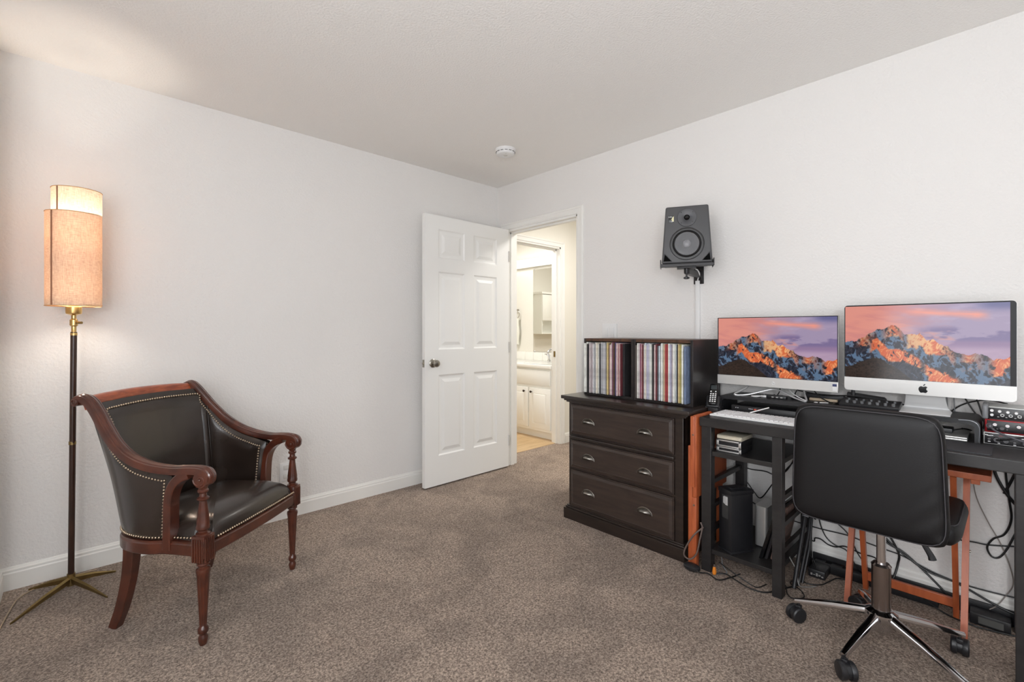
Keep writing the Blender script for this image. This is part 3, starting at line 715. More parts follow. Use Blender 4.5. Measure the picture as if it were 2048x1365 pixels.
# seat cushion
bd = [(0, -.030), (.12, -.027), (.235, -.018), (.248, -.004), (.249, .028), (.268, .05), (.268, .11), (.255, .16), (.252, .24), (.235, .31), (.18, .37), (.09, .395), (0, .40)]
bd = [Vector((*p, 0)) for p in bd]; bd = bd + [Vector((-p.x, p.y, 0)) for p in reversed(bd[1:-1])]
bdc = cr([tuple(p) for p in bd], 5, closed=True)
cen = Vector((0, .17, 0))
b = MB(); prev = None; K = 16
for k in range(K + 1):
    rho = (k / K) ** 0.6 if k else 0
    zz = .383 + .078 * max(0, 1 - rho ** 5) ** 0.55 + 0.018 * (1 - rho ** 2)
    if k == 0: cv = b.b.verts.new(cen + Vector((0, 0, zz))); continue
    ring = [b.b.verts.new(cen + (p - cen) * rho + Vector((0, 0, zz))) for p in bdc]; n_ = len(ring)
    for j in range(n_):
        if prev is None: b.b.faces.new((cv, ring[j], ring[(j + 1) % n_]))
        else: b.b.faces.new((prev[j], ring[j], ring[(j + 1) % n_], prev[(j + 1) % n_]))
    prev = ring
b.b.faces.new(prev)
cb(b, 'seat_cushion', M_leather, angle=60)
cb(nails([(x, -.0305 - .004 * (1 - (x / .24) ** 2), .393) for x in [-.238 + .476 * k / 24 for k in range(25)]], lambda j: Vector()), 'seat_nailhead_trim', M_nail, angle=80)
for sx in (1, -1):
    cb(nails([(sx * .262, .032, .392), (sx * .274, .06, .393), (sx * .276, .12, .393)], lambda j: Vector()), 'seat_nailhead_trim', M_nail, angle=80)
# ------------------------------------------------------------------ dresser
t = thing('dresser', 'dark espresso wooden dresser with three wide drawers right of the doorway', 'dresser', (2.49, 1.5, 0))
DX = 2.262; D0 = 1.133; D1 = 1.885
MB().box(DX + .008, 2.718, D0, D1, 0.05, 0.75, 0.003).build('dresser_body', M_esp, t, angle=20)
b = MB()   # face frame
b.box(DX, DX + .02, D0, 1.178, .05, .75, .002).box(DX, DX + .02, 1.869, D1, .05, .75, .002)
for z0, z1 in ((.722, .75), (.499, .533), (.314, .324), (.05, .083)): b.box(DX + .001, DX + .02, 1.178, 1.869, z0, z1)
b.box(DX - .016, DX + .01, D0 + .045, 1.869 + 0.006, .506, .524, .006)
b.build('face_frame', M_esp, t, angle=20)
b = MB()
b.box(2.215, 2.720, 1.078, 1.915, .752, .773, .004, seg=3)
b.box(2.232, 2.720, 1.095, 1.905, .740, .753, .004).box(2.246, 2.720, 1.11, 1.896, .730, .741, .003)
b.build('dresser_top', M_esp, t, angle=20)
b = MB()
b.box(2.243, 2.716, 1.117, 1.915, 0, .066, .002).box(2.249, 2.716, 1.122, 1.906, .066, .078, .004).box(2.254, 2.716, 1.126, 1.898, .078, .086, .003)
b.build('plinth', M_esp, t, angle=20)
M_pull = mat('pewter_pull', s8(150, 146, 140), 0.3, 1.0, var=0.2, vscale=60)
M_pulld = mat('pewter_dark', s8(70, 66, 62), 0.4, 1.0)
for z0, z1 in ((.535, .720), (.326, .497), (.086, .312)):
    b = MB(); y0, y1 = 1.181, 1.867
    b.box(DX - .006, DX + .012, y0, y1, z0, z1, .002)
    bm = b.b
    A0 = [(y0 + .004, z0 + .004), (y1 - .004, z0 + .004), (y1 - .004, z1 - .004), (y0 + .004, z1 - .004)]
    prev = A0; px = DX - .006
    for ins, xx in ((.006, DX - .010), (.022, DX - .016), (.024, DX - .014), (.026, DX - .014)):
        cur = [(y0 + ins, z0 + ins), (y1 - ins, z0 + ins), (y1 - ins, z1 - ins), (y0 + ins, z1 - ins)]
        for q in range(4):
            bm.faces.new([bm.verts.new(v) for v in ((px, *prev[q]), (px, *prev[(q + 1) % 4]), (xx, *cur[(q + 1) % 4]), (xx, *cur[q]))])
        prev, px = cur, xx
    bm.faces.new([bm.verts.new((px, *p)) for p in prev])
    bmesh.ops.remove_doubles(bm, verts=bm.verts, dist=1e-5)
    d = b.build('drawer', M_espf, t, angle=15)
    zc = (z0 + z1) / 2 - 0.002
    for yc in (1.726, 1.346):
        b = MB()
        def cup(u, v, yc=yc, zc=zc):
            # half dome opening downwards
            a = PI * u; e = v * PI / 2
            return Vector((DX - .0145 - 0.028 * math.sin(e) ** 0.8 * (0.25 + .75 * math.sin(a)) if v > 0 else DX - .0145, yc + 0.041 * math.cos(a) * (1 - .35 * v), zc - .012 + (0.030 * math.sin(a)) * (1 - .55 * v)))
        b.grid(cup, 20, 8)
        b.tube([(DX - .0155, yc + 0.045 * math.cos(PI * k / 16), zc - .014 + 0.034 * math.sin(PI * k / 16)) for k in range(17)], .0028, 6)
        pl = b.build('cup_pull', M_pull, d)
        MB().box(DX - .0150, DX - .0138, yc - .040, yc + .040, zc - .016, zc + .012).build('pull_backplate', M_pulld, pl, smooth=False)

# ------------------------------------------------------------------ record crates
ZT = .773
def crate(y0, y1, label):
    t = thing('record_crate', label, 'record crate', (2.53, (y0 + y1) / 2, ZT), group='record crates on the dresser')
    x0, x1 = 2.36, 2.70; th = .015
    M_c = wood_mat('crate_black', s8(24, 21, 21), s8(40, 35, 34), 0.4, 4, (3, 1, 3), 0.1)
    MB().box(x0, x1, y0, y0 + th, ZT, ZT + .352, .0015).build('side_panel', M_c, t, angle=20)
    MB().box(x0, x1, y1 - th, y1, ZT, ZT + .352, .0015).build('side_panel', M_c, t, angle=20)
    MB().box(x0, x1, y0 + th, y1 - th, ZT, ZT + th, .001).build('bottom_panel', M_c, t, angle=20)
    MB().box(x1 - .01, x1, y0 + th, y1 - th, ZT + th, ZT + .337, 0).build('back_panel', M_c, t, smooth=False)
    MB().box(x0, x1, y0, y1, ZT + .352 - .0, ZT + .352 + .002, 0).box(x0 + .001, x1, y0 + th, y1 - th, ZT + .337, ZT + .352).build('top_panel', wood_mat('crate_top', s8(46, 32, 26), s8(96, 62, 40), 0.45, 3, (2, 5, 2), 0.05), t, smooth=False)
crate(1.487, 1.845, 'black wooden crate of records on the dresser, nearer the doorway')
crate(1.128, 1.485, 'black wooden crate of records on the dresser, nearer the desk')
WORDS = {'white': (214, 216, 208), 'cream': (222, 212, 190), 'black': (34, 32, 34), 'grey': (150, 150, 152), 'pale grey': (190, 191, 194), 'dark grey': (84, 84, 88),
 'pinkish grey': (184, 170, 172), 'pink': (208, 178, 176), 'tan': (184, 158, 122), 'yellow': (204, 178, 104), 'brown': (104, 70, 50), 'blue': (62, 92, 146), 'purple': (112, 86, 128),
 'red': (170, 48, 48), 'dark red': (112, 36, 44), 'lilac': (166, 164, 190), 'pale blue': (188, 202, 214), 'magenta': (140, 60, 92), 'olive': (170, 160, 84), 'slate blue': (88, 108, 142)}
ORD = ['first', 'second', 'third', 'fourth', 'fifth', 'sixth', 'seventh', 'eighth', 'ninth', 'tenth', 'eleventh', 'twelfth', 'thirteenth', 'fourteenth', 'fifteenth', 'sixteenth', 'seventeenth', 'eighteenth', 'nineteenth', 'twentieth']
def spine_mat(word):
    w0 = WORDS[word]; g0 = sum(w0) / 3; c = s8(*[min(250, g0 + (v - g0) * .75 + 6) for v in w0]); nm = 'sleeve_' + word.replace(' ', '_')
    return mat(nm, c, 0.6, var=0.22, vscale=55, stretch=(1, 1, 0.8))
def records(y_start, seq, crate_word, group, y_end):
    tot = sum(w_ for _, w_ in seq); k = (y_start - y_end) / tot; y = y_start; cnt = {}
    for nm, wd_ in seq:
        cnt[nm] = cnt.get(nm, 0) + 1
        wdt = wd_ * k; x0 = 2.338 + random.choice((-.010, -.006, -.002, 0, .002, .005, .009)); h = .3125 + random.choice((-.010, -.005, -.002, 0, 0, .002, .004))
        if nm == 'slate blue': x0 = 2.325
        b = MB(); z0 = ZT + .0165
        b.box(x0, x0 + .312, y - wdt + .0004, y - .0004, z0, z0 + h, min(.0012, wdt * .2), seg=1)
        o = b.build('record_sleeve', spine_mat(nm), angle=20)
        tag(o, f'{nm} record sleeve in the {crate_word}, {ORD[cnt[nm]-1]} {nm} one from left', 'record', group)
        y -= wdt
LEFT = [('white', 6), ('white', 3), ('black', 4), ('dark grey', 1.5), ('pinkish grey', 3.5), ('pinkish grey', 3), ('grey', 2), ('pale grey', 3), ('white', 2.5), ('grey', 2), ('cream', 2.5), ('white', 2.5), ('pinkish grey', 2), ('dark grey', 1.5), ('pale grey', 3), ('grey', 2.5), ('pale grey', 3), ('lilac', 2), ('grey', 2.5), ('tan', 2), ('yellow', 3), ('brown', 1.5), ('pink', 3.5), ('pinkish grey', 2), ('magenta', 1.5), ('black', 3.5), ('brown', 1.5), ('blue', 2.5), ('purple', 2.5), ('pink', 2), ('red', 2), ('white', 1.2), ('dark red', 1.5)]
records(1.829, LEFT, 'doorway-side crate', 'records in the crate nearer the doorway', 1.560)
b = MB(); b.box(2.40, 2.69, 1.508, 1.513, ZT + .0165, ZT + .28, .001); tag(b.build('record_sleeve', spine_mat('brown'), angle=20), 'short brown record sleeve standing alone against the partition between crates', 'record', 'records in the crate nearer the doorway')
b = MB(); b.box(2.36, 2.67, 1.545, 1.5585, ZT + .0165, ZT + .325, .001); tag(b.build('record_sleeve', spine_mat('black'), angle=20), 'thick black record sleeve ending the row in the crate nearer the doorway', 'record', 'records in the crate nearer the doorway')
RIGHT = [('white', 2), ('pinkish grey', 3), ('dark grey', 1), ('magenta', 2.2), ('pink', 1), ('dark red', 1.8), ('white', 2.5), ('pale blue', 2.2), ('cream', 1.5), ('lilac', 3), ('lilac', 2.2), ('pale grey', 2), ('white', 2.2), ('white', 2.8), ('black', 2), ('pink', 2.8), ('pinkish grey', 1.2), ('dark red', 2), ('dark grey', 1.5), ('pale blue', 2.2), ('grey', 2.2), ('white', 3), ('cream', 2), ('tan', 2.6), ('red', 2.8), ('red', 2.4), ('pink', 1.6), ('white', 2.2), ('lilac', 2.4), ('pinkish grey', 2), ('dark grey', 1.5), ('white', 2.8), ('pale blue', 1), ('black', 2.2), ('tan', 1.6), ('yellow', 2), ('olive', 2.4), ('cream', 2.2), ('white', 2.6), ('grey', 1.6), ('slate blue', 3.6)]
records(1.469 - .020, RIGHT, 'desk-side crate', 'records in the crate nearer the desk', 1.150)
b = MB(); b.box(2.352, 2.66, 1.4505, 1.468, ZT + .0165, ZT + .318, .001); tag(b.build('record_sleeve', mat('sleeve_taupe', s8(92, 84, 80), 0.6), angle=20), 'thick taupe record box standing first in the crate nearer the desk', 'record', 'records in the crate nearer the desk')

# ------------------------------------------------------------------ loudspeaker on its wall bracket
SA = math.radians(-62.1)
t = thing('studio_speaker', 'charcoal two-way loudspeaker on the wall bracket, tapered towards its top', 'loudspeaker', (2.431, 1.197, 1.5465), SA)
def sb(b, name, m, p=None, **k): return b.build(name, m, p or t, world=False, **k)
M_spk = mat('charcoal_cabinet', s8(70, 70, 72), 0.5, bump=0.25, bscale=500, bdist=0.0008)
M_cone = mat('speaker_cone', s8(38, 40, 47), 0.22, coat=0.5)
M_ring = mat('rubber_ring', s8(28, 27, 28), 0.4)
WB, WT, H_, DP = .131, .110, .312, .20
b = MB(); bm = b.b
vs = [bm.verts.new(p) for p in ((-WB, 0, 0), (WB, 0, 0), (WT, 0, H_), (-WT, 0, H_), (-WB * .93, DP, 0), (WB * .93, DP, 0), (WT * .9, DP, H_), (-WT * .9, DP, H_))]
for f in ((0, 1, 2, 3), (5, 4, 7, 6), (0, 4, 5, 1), (1, 5, 6, 2), (2, 6, 7, 3), (3, 7, 4, 0)): bm.faces.new([vs[i] for i in f])
bmesh.ops.bevel(bm, geom=list(bm.edges), offset=.009, segments=4, affect='EDGES', profile=.5)
sb(b, 'cabinet', M_spk, angle=30)
RY = Matrix.Rotation(PI / 2, 4, 'X')   # lathe z -> local -y
def disc(cx, cz, prof, n=48): return MB().lathe(prof, Matrix.Translation((cx, 0, cz)) @ RY, n)
tw = sb(disc(0.0, .247, [(.0, .001), (.047, .001), (.049, .0025), (.050, .004), (.048, .0055), (.028, .006), (.020, .0035), (.0155, .0025), (0.0, .0028)]), 'tweeter', mat('tweeter_plate', s8(62, 62, 66), 0.4))
sb(disc(0.0, .247, [(.0150, .0025), (.0150, .006), (.0135, .008), (.012, .0065), (.009, .012), (.004, .0155), (0, .016)]), 'tweeter_dome', M_blackg, tw)
b = MB()
for a in (45, 135, 225, 315): b.cyl((.041 * math.cos(math.radians(a)), -.005, .247 + .041 * math.sin(math.radians(a))), (.041 * math.cos(math.radians(a)), -.007, .247 + .041 * math.sin(math.radians(a))), .003, n=10)
sb(b, 'screw', M_blackg, tw)
wf = sb(disc(0.0, .104, [(0, .001), (.087, .001), (.089, .004), (.088, .008), (.082, .010), (.074, .009), (.0715, .006), (.069, .004)]), 'woofer', M_ring)
sb(disc(0.0, .104, [(.0710, .005), (.070, .0105), (.067, .012), (.064, .010), (.0625, .0065)]), 'surround', mat('surround_rubber', s8(20, 20, 22), 0.35), wf)
sb(disc(0.0, .104, [(.0635, .0075), (.045, .0035), (.030, .0015), (.022, .0008)]), 'cone', M_cone, wf)
sb(disc(0.0, .104, [(.0275, .0008), (.024, .005), (.017, .0095), (.009, .012), (0, .0128)]), 'dust_cap', mat('dust_cap', s8(130, 130, 134), 0.35), wf)
# hollow for the cone
bpy.context.view_layer.update()
for sx in (1, -1):
    b = MB(); b.prism([(.120, .012), (.114, .050), (.080, .012)] if sx > 0 else [(-.120, .012), (-.114, .050), (-.080, .012)], -.0015, .0015, Matrix.Rotation(PI / 2, 4, 'X'))
    sb(b, 'bass_port', mat('port_void', s8(6, 6, 6), .9, spec=.1), smooth=False)
    b = MB(); b.tube([(sx * .121, -.001, .011), (sx * .077, -.001, .011), (sx * .115, -.001, .054)], .0018, 8, True); sb(b, 'port_lip', M_spk)
bd_ = sb(MB().box(-.094, -.066, -.0018, .0005, .226, .262, .0008), 'badge', M_blackg)
sb(MB().prism([(-.067, .228), (-.067, .260), (-.072, .254), (-.080, .243), (-.076, .232)], .002, .0026, Matrix.Rotation(PI / 2, 4, 'X')), 'badge_emblem', mat('badge_cream', s8(214, 208, 168), 0.5), bd_, smooth=False)
text('KRK', .0115, M_white, bd_, (-.0835, -.0026, .2545), (PI / 2, 0, 0))
# bracket
t = thing('speaker_bracket', 'black wall bracket with tray holding up the loudspeaker', 'speaker bracket', (2.733, 1.265, 1.46))
SM = Matrix.Translation((2.431, 1.197, 1.5465)) @ Matrix.Rotation(SA, 4, 'Z')
M_brk = mat('black_steel', s8(32, 30, 32), 0.4, 0.3)
b = MB().box(-.135, .135, .0, .10, -.010, -.0015, .002, SM).box(-.139, -.134, .0, .10, -.018, .022, .001, SM).box(.134, .139, .0, .10, -.018, .022, .001, SM).box(-.135, .135, -.004, .001, -.018, -.006, .001, SM)
b.build('tray', M_brk, t, angle=20)
n0 = SM @ Vector((0, .05, 0))
b = MB().cyl((n0.x, n0.y, 1.495), (n0.x, n0.y, 1.536), .014, n=20).box(-.05, .05, .02, .09, -.026, -.012, .003, SM); b.build('swivel', M_brk, t)
b = MB().sweep([(n0.x + .005, n0.y, 1.508), (2.60, 1.245, 1.508), (2.725, 1.262, 1.508)], [(-.014, -.016), (.014, -.016), (.014, .016), (-.014, .016)], up=(0, 0, 1)); b.build('arm', M_brk, t, angle=20)
b = MB().box(2.722, 2.733, 1.238, 1.298, 1.455, 1.60, .003).box(2.716, 2.724, 1.243, 1.293, 1.475, 1.54, .003); b.build('wall_plate', M_brk, t, angle=20)
b = MB().cyl((2.7215, 1.268, 1.467), (2.7195, 1.268, 1.467), .005, n=12).cyl((2.7155, 1.268, 1.50), (2.7145, 1.268, 1.50), .005, n=12); b.build('bolt', M_chrome, t)
b = MB().cyl((n0.x, n0.y, 1.470), (n0.x, n0.y, 1.495), .005, n=12).lathe([(.008, 0), (.016, .003), (.016, .010), (.008, .014)], Matrix.Translation((n0.x, n0.y, 1.462)), 10); b.build('clamp_knob', M_blackp, t)
tag(MB().tube(cr([(2.60, 1.24, 1.536), (2.64, 1.235, 1.528), (2.68, 1.242, 1.505), (2.708, 1.262, 1.49), (2.712, 1.268, 1.476)], 8), .0035).build('speaker_cable', M_white), 'white cable looping from the loudspeaker down into the cable cover', 'cable')
# ------------------------------------------------------------------ desk
ZD = .75; DE = -.075
t = thing('computer_desk', 'long black-brown computer desk with shelf tower at its left end', 'desk', (2.48, .5, 0))
MB().box(2.243, 2.712, DE, 1.040, ZD - .044, ZD, .003, seg=2).build('desktop', M_desk, t, angle=20)
def leg(x0, x1, y0, y1): MB().box(x0, x1, y0, y1, 0, ZD - .044, .0015).build('leg', M_desk, t, angle=20)
leg(2.248, 2.293, .985, 1.032); leg(2.248, 2.293, .674, .714); leg(2.665, 2.710, .985, 1.032); leg(2.665, 2.710, .674, .714)
leg(2.248, 2.298, DE + .004, -.018); leg(2.660, 2.710, DE + .004, -.018)
MB().box(2.258, 2.70, .700, 1.0, .566, .588, .001).build('upper_shelf', M_desk, t, angle=20)
MB().box(2.258, 2.70, .700, 1.0, .090, .112, .001).build('lower_shelf', M_desk, t, angle=20)
for yy in ((.998, 1.018), (.682, .702)):
    for z in (.438, .318, .200): MB().box(2.293, 2.665, *yy, z - .022, z, .001).build('side_rail', M_desk, t, angle=20)
MB().box(2.685, 2.705, DE + .05, .674, ZD - .10, ZD - .044).build('back_rail', M_desk, t, smooth=False)

# folded wooden table between dresser and desk
t = thing('folded_wooden_table', 'orange wooden folding table stored upright between dresser and desk', 'folding table', (2.4, 1.06, 0))
MB().box(2.232, 2.60, 1.050, 1.074, .345, .757, .010, seg=3).build('table_leaf', M_orange, t)
b = MB(); b.box(2.226, 2.250, 1.056, 1.079, .40, .752, .004).build('edge_strip', M_orange, t)
MB().box(2.243, 2.271, 1.077, 1.098, 0, .60, .003).build('leg', M_orange, t)
MB().box(2.236, 2.268, 1.052, 1.076, 0, .35, .003).build('leg', M_orange, t)
MB().box(2.52, 2.55, 1.052, 1.076, 0, .35, .003).build('leg', M_orange, t)
MB().cyl((2.2345, 1.064, .31), (2.2325, 1.064, .31), .005, n=12).build('screw', M_nickel, t)
MB().cyl((2.2245, 1.064, .66), (2.2265, 1.064, .66), .004, n=12).build('screw', M_nickel, t)

# trestle under the desk
t = thing('trestle_table', 'orange wooden folding trestle standing under the right half of the desk', 'trestle', (2.54, .28, 0))
for y in (.112, .475):
    MB().sweep([(2.437, y, 0.0), (2.630, y, .618)], [(-.010, -.014), (.010, -.014), (.010, .014), (-.010, .014)], side=(0, 1, 0)).build('outer_leg', M_orange, t, angle=20)
    yi = .143 if y < .3 else .442
    MB().sweep([(2.630, yi, 0.0), (2.465, yi, .618)], [(-.009, -.013), (.009, -.013), (.009, .013), (-.009, .013)], side=(0, 1, 0)).build('inner_leg', M_orange, t, angle=20)
    yo = y - .0105 if y < .3 else y + .0105
    MB().cyl((2.536, yo, .318), (2.536, yo + (-.004 if y < .3 else .004), .318), .005, n=12).build('pivot_bolt', M_nickel, t)
MB().box(2.445, 2.650, .040, .520, .618, .642, .003).build('table_top', M_orange, t, angle=20)
MB().box(2.455, 2.49, .070, .095, .600, .618, .002).build('cleat', M_orange, t, angle=20)
MB().box(2.612, 2.628, .150, .435, .045, .082, .002).build('stretcher', M_orange, t, angle=20)

# ------------------------------------------------------------------ screens
def fbm(X, Y, oct=5, seed=0, rg=False):
    rng = np.random.RandomState(seed); out = np.zeros_like(X); amp = 1.0; tot = 0
    for o in range(oct):
        G = rng.rand(66, 66); x = (X * 2 ** o) % 64; y = (Y * 2 ** o) % 64
        xi = x.astype(int); yi = y.astype(int); xf = x - xi; yf = y - yi
        xf = xf * xf * (3 - 2 * xf); yf = yf * yf * (3 - 2 * yf)
        v = G[xi, yi] * (1 - xf) * (1 - yf) + G[xi + 1, yi] * xf * (1 - yf) + G[xi, yi + 1] * (1 - xf) * yf + G[xi + 1, yi + 1] * xf * yf
        if rg: v = 1 - np.abs(2 * v - 1)
        out += v * amp; tot += amp; amp *= 0.55
    return out / tot
def mountain_picture(nu, nv):
    """A sunset over snowy rock peaks, linear colours on a nu x nv lattice (u right, v up)."""
    U, V = np.meshgrid(np.linspace(0, 1, nu), np.linspace(0, 1, nv), indexing='ij')
    def c(*a): return np.array([x / 255 for x in a])
    def mix(a, b, f): return a * (1 - f[..., None]) + b * f[..., None]
    def sm(x, a, b): q = np.clip((x - a) / (b - a), 0, 1); return q * q * (3 - 2 * q)
    n1 = fbm(U * 3, V * 9 + U * 1.5, 5, 1); n2 = fbm(U * 5 + 3, V * 8, 5, 2)
    sky = mix(c(206, 132, 126) * np.ones(3), c(158, 142, 170) * np.ones(3), sm(U + (n1 - .5) * .5, .15, .75))
    sky = mix(sky, c(222, 146, 130), sm(n1 - U * .7 + V * .2, .30, .55) * .8)
    sky = mix(sky, c(176, 160, 186), sm(n2 + V * .2 - .2, .35, .6) * sm(U, .25, .6) * .7)
    sky = mix(sky, c(238, 150, 130), sm(np.abs(V - .90 + (U - .5) * .12) * -1 + n1 * .12, -.02, .06) * sm(U, .35, .5) * (1 - sm(U, .82, .92)))
    sky = mix(sky, c(92, 92, 138), sm(V, .86, .98) * sm(U, .76, .92) * .9)
    cl = sm(n2, .42, .56) * sm(U, .42, .6) * sm(V, .40, .5) * (1 - sm(V, .62 + .1 * (n1 - .3), .76))
    sky = mix(sky, c(112, 98, 140), cl * .85)
    sky = mix(sky, c(190, 140, 160), sm(V, .56, .5) * sm(U, .0, .2) * .3)
    px = [0, .05, .10, .14, .20, .27, .32, .345, .38, .42, .46, .50, .54, .58, .62, .66, .72, .78, .82, .87, .92, 1.0]
    py = [.50, .51, .55, .58, .66, .69, .735, .74, .66, .60, .61, .615, .55, .555, .48, .44, .37, .34, .38, .36, .30, .345]
    j = (fbm(U * 30, U * 0 + 2.2, 5, 5) - .5) * .085
    R = np.interp(U, px, py) + j
    land = V < R; dp = R - V
    # rock: steep crags slanting down from the ridge
    X = U * 1.78
    wx = X + (fbm(X * 7, V * 7, 3, 21) - .5) * .10; wy = V + (fbm(X * 7, V * 7, 3, 22) - .5) * .10
    k1 = fbm(wx * 15 + wy * 9, wy * 9 - wx * 3 + 9, 6, 8, True); k2 = fbm(wx * 34 - wy * 16, wy * 16 + wx * 6, 5, 9, True); k3 = fbm(X * 6 + 5, V * 8, 4, 12)
    rock = mix(c(20, 25, 40) * np.ones(3), c(50, 50, 62) * np.ones(3), sm(k2, .45, .8))
    snow = sm(k1 * .7 + k3 * .6 + k2 * .2, .86, .94)
    rock = mix(rock, c(94, 122, 152), snow * .85)
    # sunlit faces: the peaks near the ridge and a lower spur
    sp = np.interp(U, [0, .18, .22, .30, .40, .48, .56, .68, .75, 1], [.2, .47, .53, .36, .35, .28, .16, .05, .02, -.1])
    lit1 = sm(.17 - dp + (k3 - .5) * .30, 0, .05) * np.interp(U, [0, .08, .12, .17, .24, .33, .38, .41, .43, .60, .70, .72, .78, .82, .88, .93, 1], [0, .1, .8, .5, 0, 1, .6, .1, .8, 1, .5, 0, .9, .5, .1, 1, 1])
    lit2 = sm(.10 - np.abs(V - sp + .04) + (k3 - .5) * .14, 0, .04) * sm(U, .16, .2) * (1 - sm(U, .70, .76)) * (1 - sm(np.abs(U - .52), .03, .0) * .8)
    lit = np.clip(np.maximum(lit1, lit2), 0, 1) * sm(k1 + k2 * .6, .66, .90)
    oc = mix(c(206, 96, 56) * np.ones(3), c(240, 178, 120) * np.ones(3), sm(k2 + (U > .42) * sm(V, .35, .5) * .25, .6, .95))
    rock = mix(rock, oc, lit)
    # dark wooded hill in the foreground
    hill = np.interp(U, [0, .06, .12, .20, .26, .32, .42, .5], [.16, .17, .24, .29, .27, .19, .06, -.1]) + (fbm(U * 40, U * 0, 4, 3) - .5) * .04
    hf = sm(hill - V, 0, .012)
    rock = mix(rock, mix(c(28, 20, 18) * np.ones(3), c(66, 50, 40) * np.ones(3), fbm(U * 60, V * 60, 3, 6, True) ** 2), hf)
    img = np.where(land[..., None], rock, sky)
    img = np.clip(img, 0, 1)
    return np.where(img <= .04045, img / 12.92, ((img + .055) / 1.055) ** 2.4)
m = bpy.data.materials.new('screen_picture'); m.use_nodes = True; n = m.node_tree.nodes; l = m.node_tree.links; n.clear()
o = n.new('ShaderNodeOutputMaterial'); e = n.new('ShaderNodeEmission'); g_ = n.new('ShaderNodeBsdfGlossy'); ad = n.new('ShaderNodeMixShader'); at = n.new('ShaderNodeVertexColor'); at.layer_name = 'picture'
g_.inputs['Roughness'].default_value = .12; g_.inputs['Color'].default_value = (1, 1, 1, 1); ad.inputs[0].default_value = .025; e.inputs['Strength'].default_value = 0.9
l.new(at.outputs['Color'], e.inputs['Color']); l.new(e.outputs[0], ad.inputs[1]); l.new(g_.outputs[0], ad.inputs[2]); l.new(ad.outputs[0], o.inputs[0])
M_screen = m
M_bezel = mat('screen_bezel', s8(26, 26, 29), .4, spec=.25)
PIC = mountain_picture(420, 236)
def screen(name, x, yL, yR, z0, z1, parent):
    """lit display panel facing -X; picture left edge at yL (larger y)"""
    nu, nv = PIC.shape[:2]; b = MB()
    g = b.grid(lambda u, v: Vector((x, yL + (yR - yL) * u, z0 + (z1 - z0) * v)), nu, nv)
    M = ROOTM[parent.name].inverted(); bmesh.ops.transform(b.b, matrix=M, verts=b.b.verts)
    me = bpy.data.meshes.new(name); b.b.verts.ensure_lookup_table(); b.b.to_mesh(me); b.b.free()
    ca = me.color_attributes.new('picture', 'FLOAT_COLOR', 'POINT')
    arr = np.ones((nu * nv, 4), dtype=np.float32); arr[:, :3] = PIC.reshape(-1, 3)
    ca.data.foreach_set('color', arr.ravel())
    me.materials.append(M_screen)
    ob = bpy.data.objects.new(name, me); ob.parent = parent; COL.objects.link(ob); ROOTM[ob.name] = ROOTM[parent.name]
    return ob
def rrect(y0, y1, z0, z1, r, n=8, rb=None):
    pts = []
    for cy, cz, a0 in ((y1 - r, z1 - r, 0), (y0 + r, z1 - r, 90), (y0 + r, z0 + r, 180), (y1 - r, z0 + r, 270)):
        for k in range(n + 1):
            a = math.radians(a0 + 90 * k / n); pts.append((cy + r * math.cos(a), cz + r * math.sin(a)))
    return pts
def slabx(b, x0, x1, poly):
    A = [b.b.verts.new((x0, y, z)) for y, z in poly]; B = [b.b.verts.new((x1, y, z)) for y, z in poly]; n = len(poly)
    for i in range(n): b.b.faces.new((A[i], A[(i + 1) % n], B[(i + 1) % n], B[i]))
    b.b.faces.new(A); b.b.faces.new(list(reversed(B)))
ZR = .836
# right: all-in-one computer with aluminium chin and foot
t = thing('desktop_computer', 'larger silver all-in-one desktop computer showing a sunset mountain picture', 'computer', (2.58, .24, ZR), group=None)
B0, B1, BZ0, BZ1, BX_ = -.024, .508, .909, 1.290, 2.55
b = MB(); slabx(b, BX_ + .001, BX_ + .012, rrect(B0, B1, BZ0, BZ1, .014))
def back(u, v):
    y = B0 + .006 + (B1 - B0 - .012) * u; z = BZ0 + .006 + (BZ1 - BZ0 - .012) * v
    k = (1 - abs(2 * u - 1) ** 3) * (1 - abs(2 * v - 1) ** 3)
    return Vector((BX_ + .012 + .032 * k, y, z))
b.grid(back, 20, 16)
b.build('housing', M_alu, t)
b = MB()
lo = [p for p in rrect(B0 + .0005, B1 - .0005, BZ0 + .0005, BZ1, .013) if p[1] < BZ0 + .02]
slabx(b, BX_ - .0005, BX_ + .003, [(B0 + .0005, .9675)] + lo + [(B1 - .0005, .9675)])
b.build('chin', mat('chin_aluminium', s8(214, 213, 211), 0.45, 0.35), t, angle=20)
b = MB()
hi = [p for p in rrect(B0 + .0005, B1 - .0005, BZ0, BZ1 - .0005, .013) if p[1] > BZ1 - .02]
slabx(b, BX_ - .0005, BX_ + .003, [(B1 - .0005, .9680)] + hi + [(B0 + .0005, .9680)])
b.build('bezel', M_bezel, t, angle=20)
screen('screen', BX_ - .0010, B1 - .004, B0 + .017, .9685, BZ1 - .006, t)
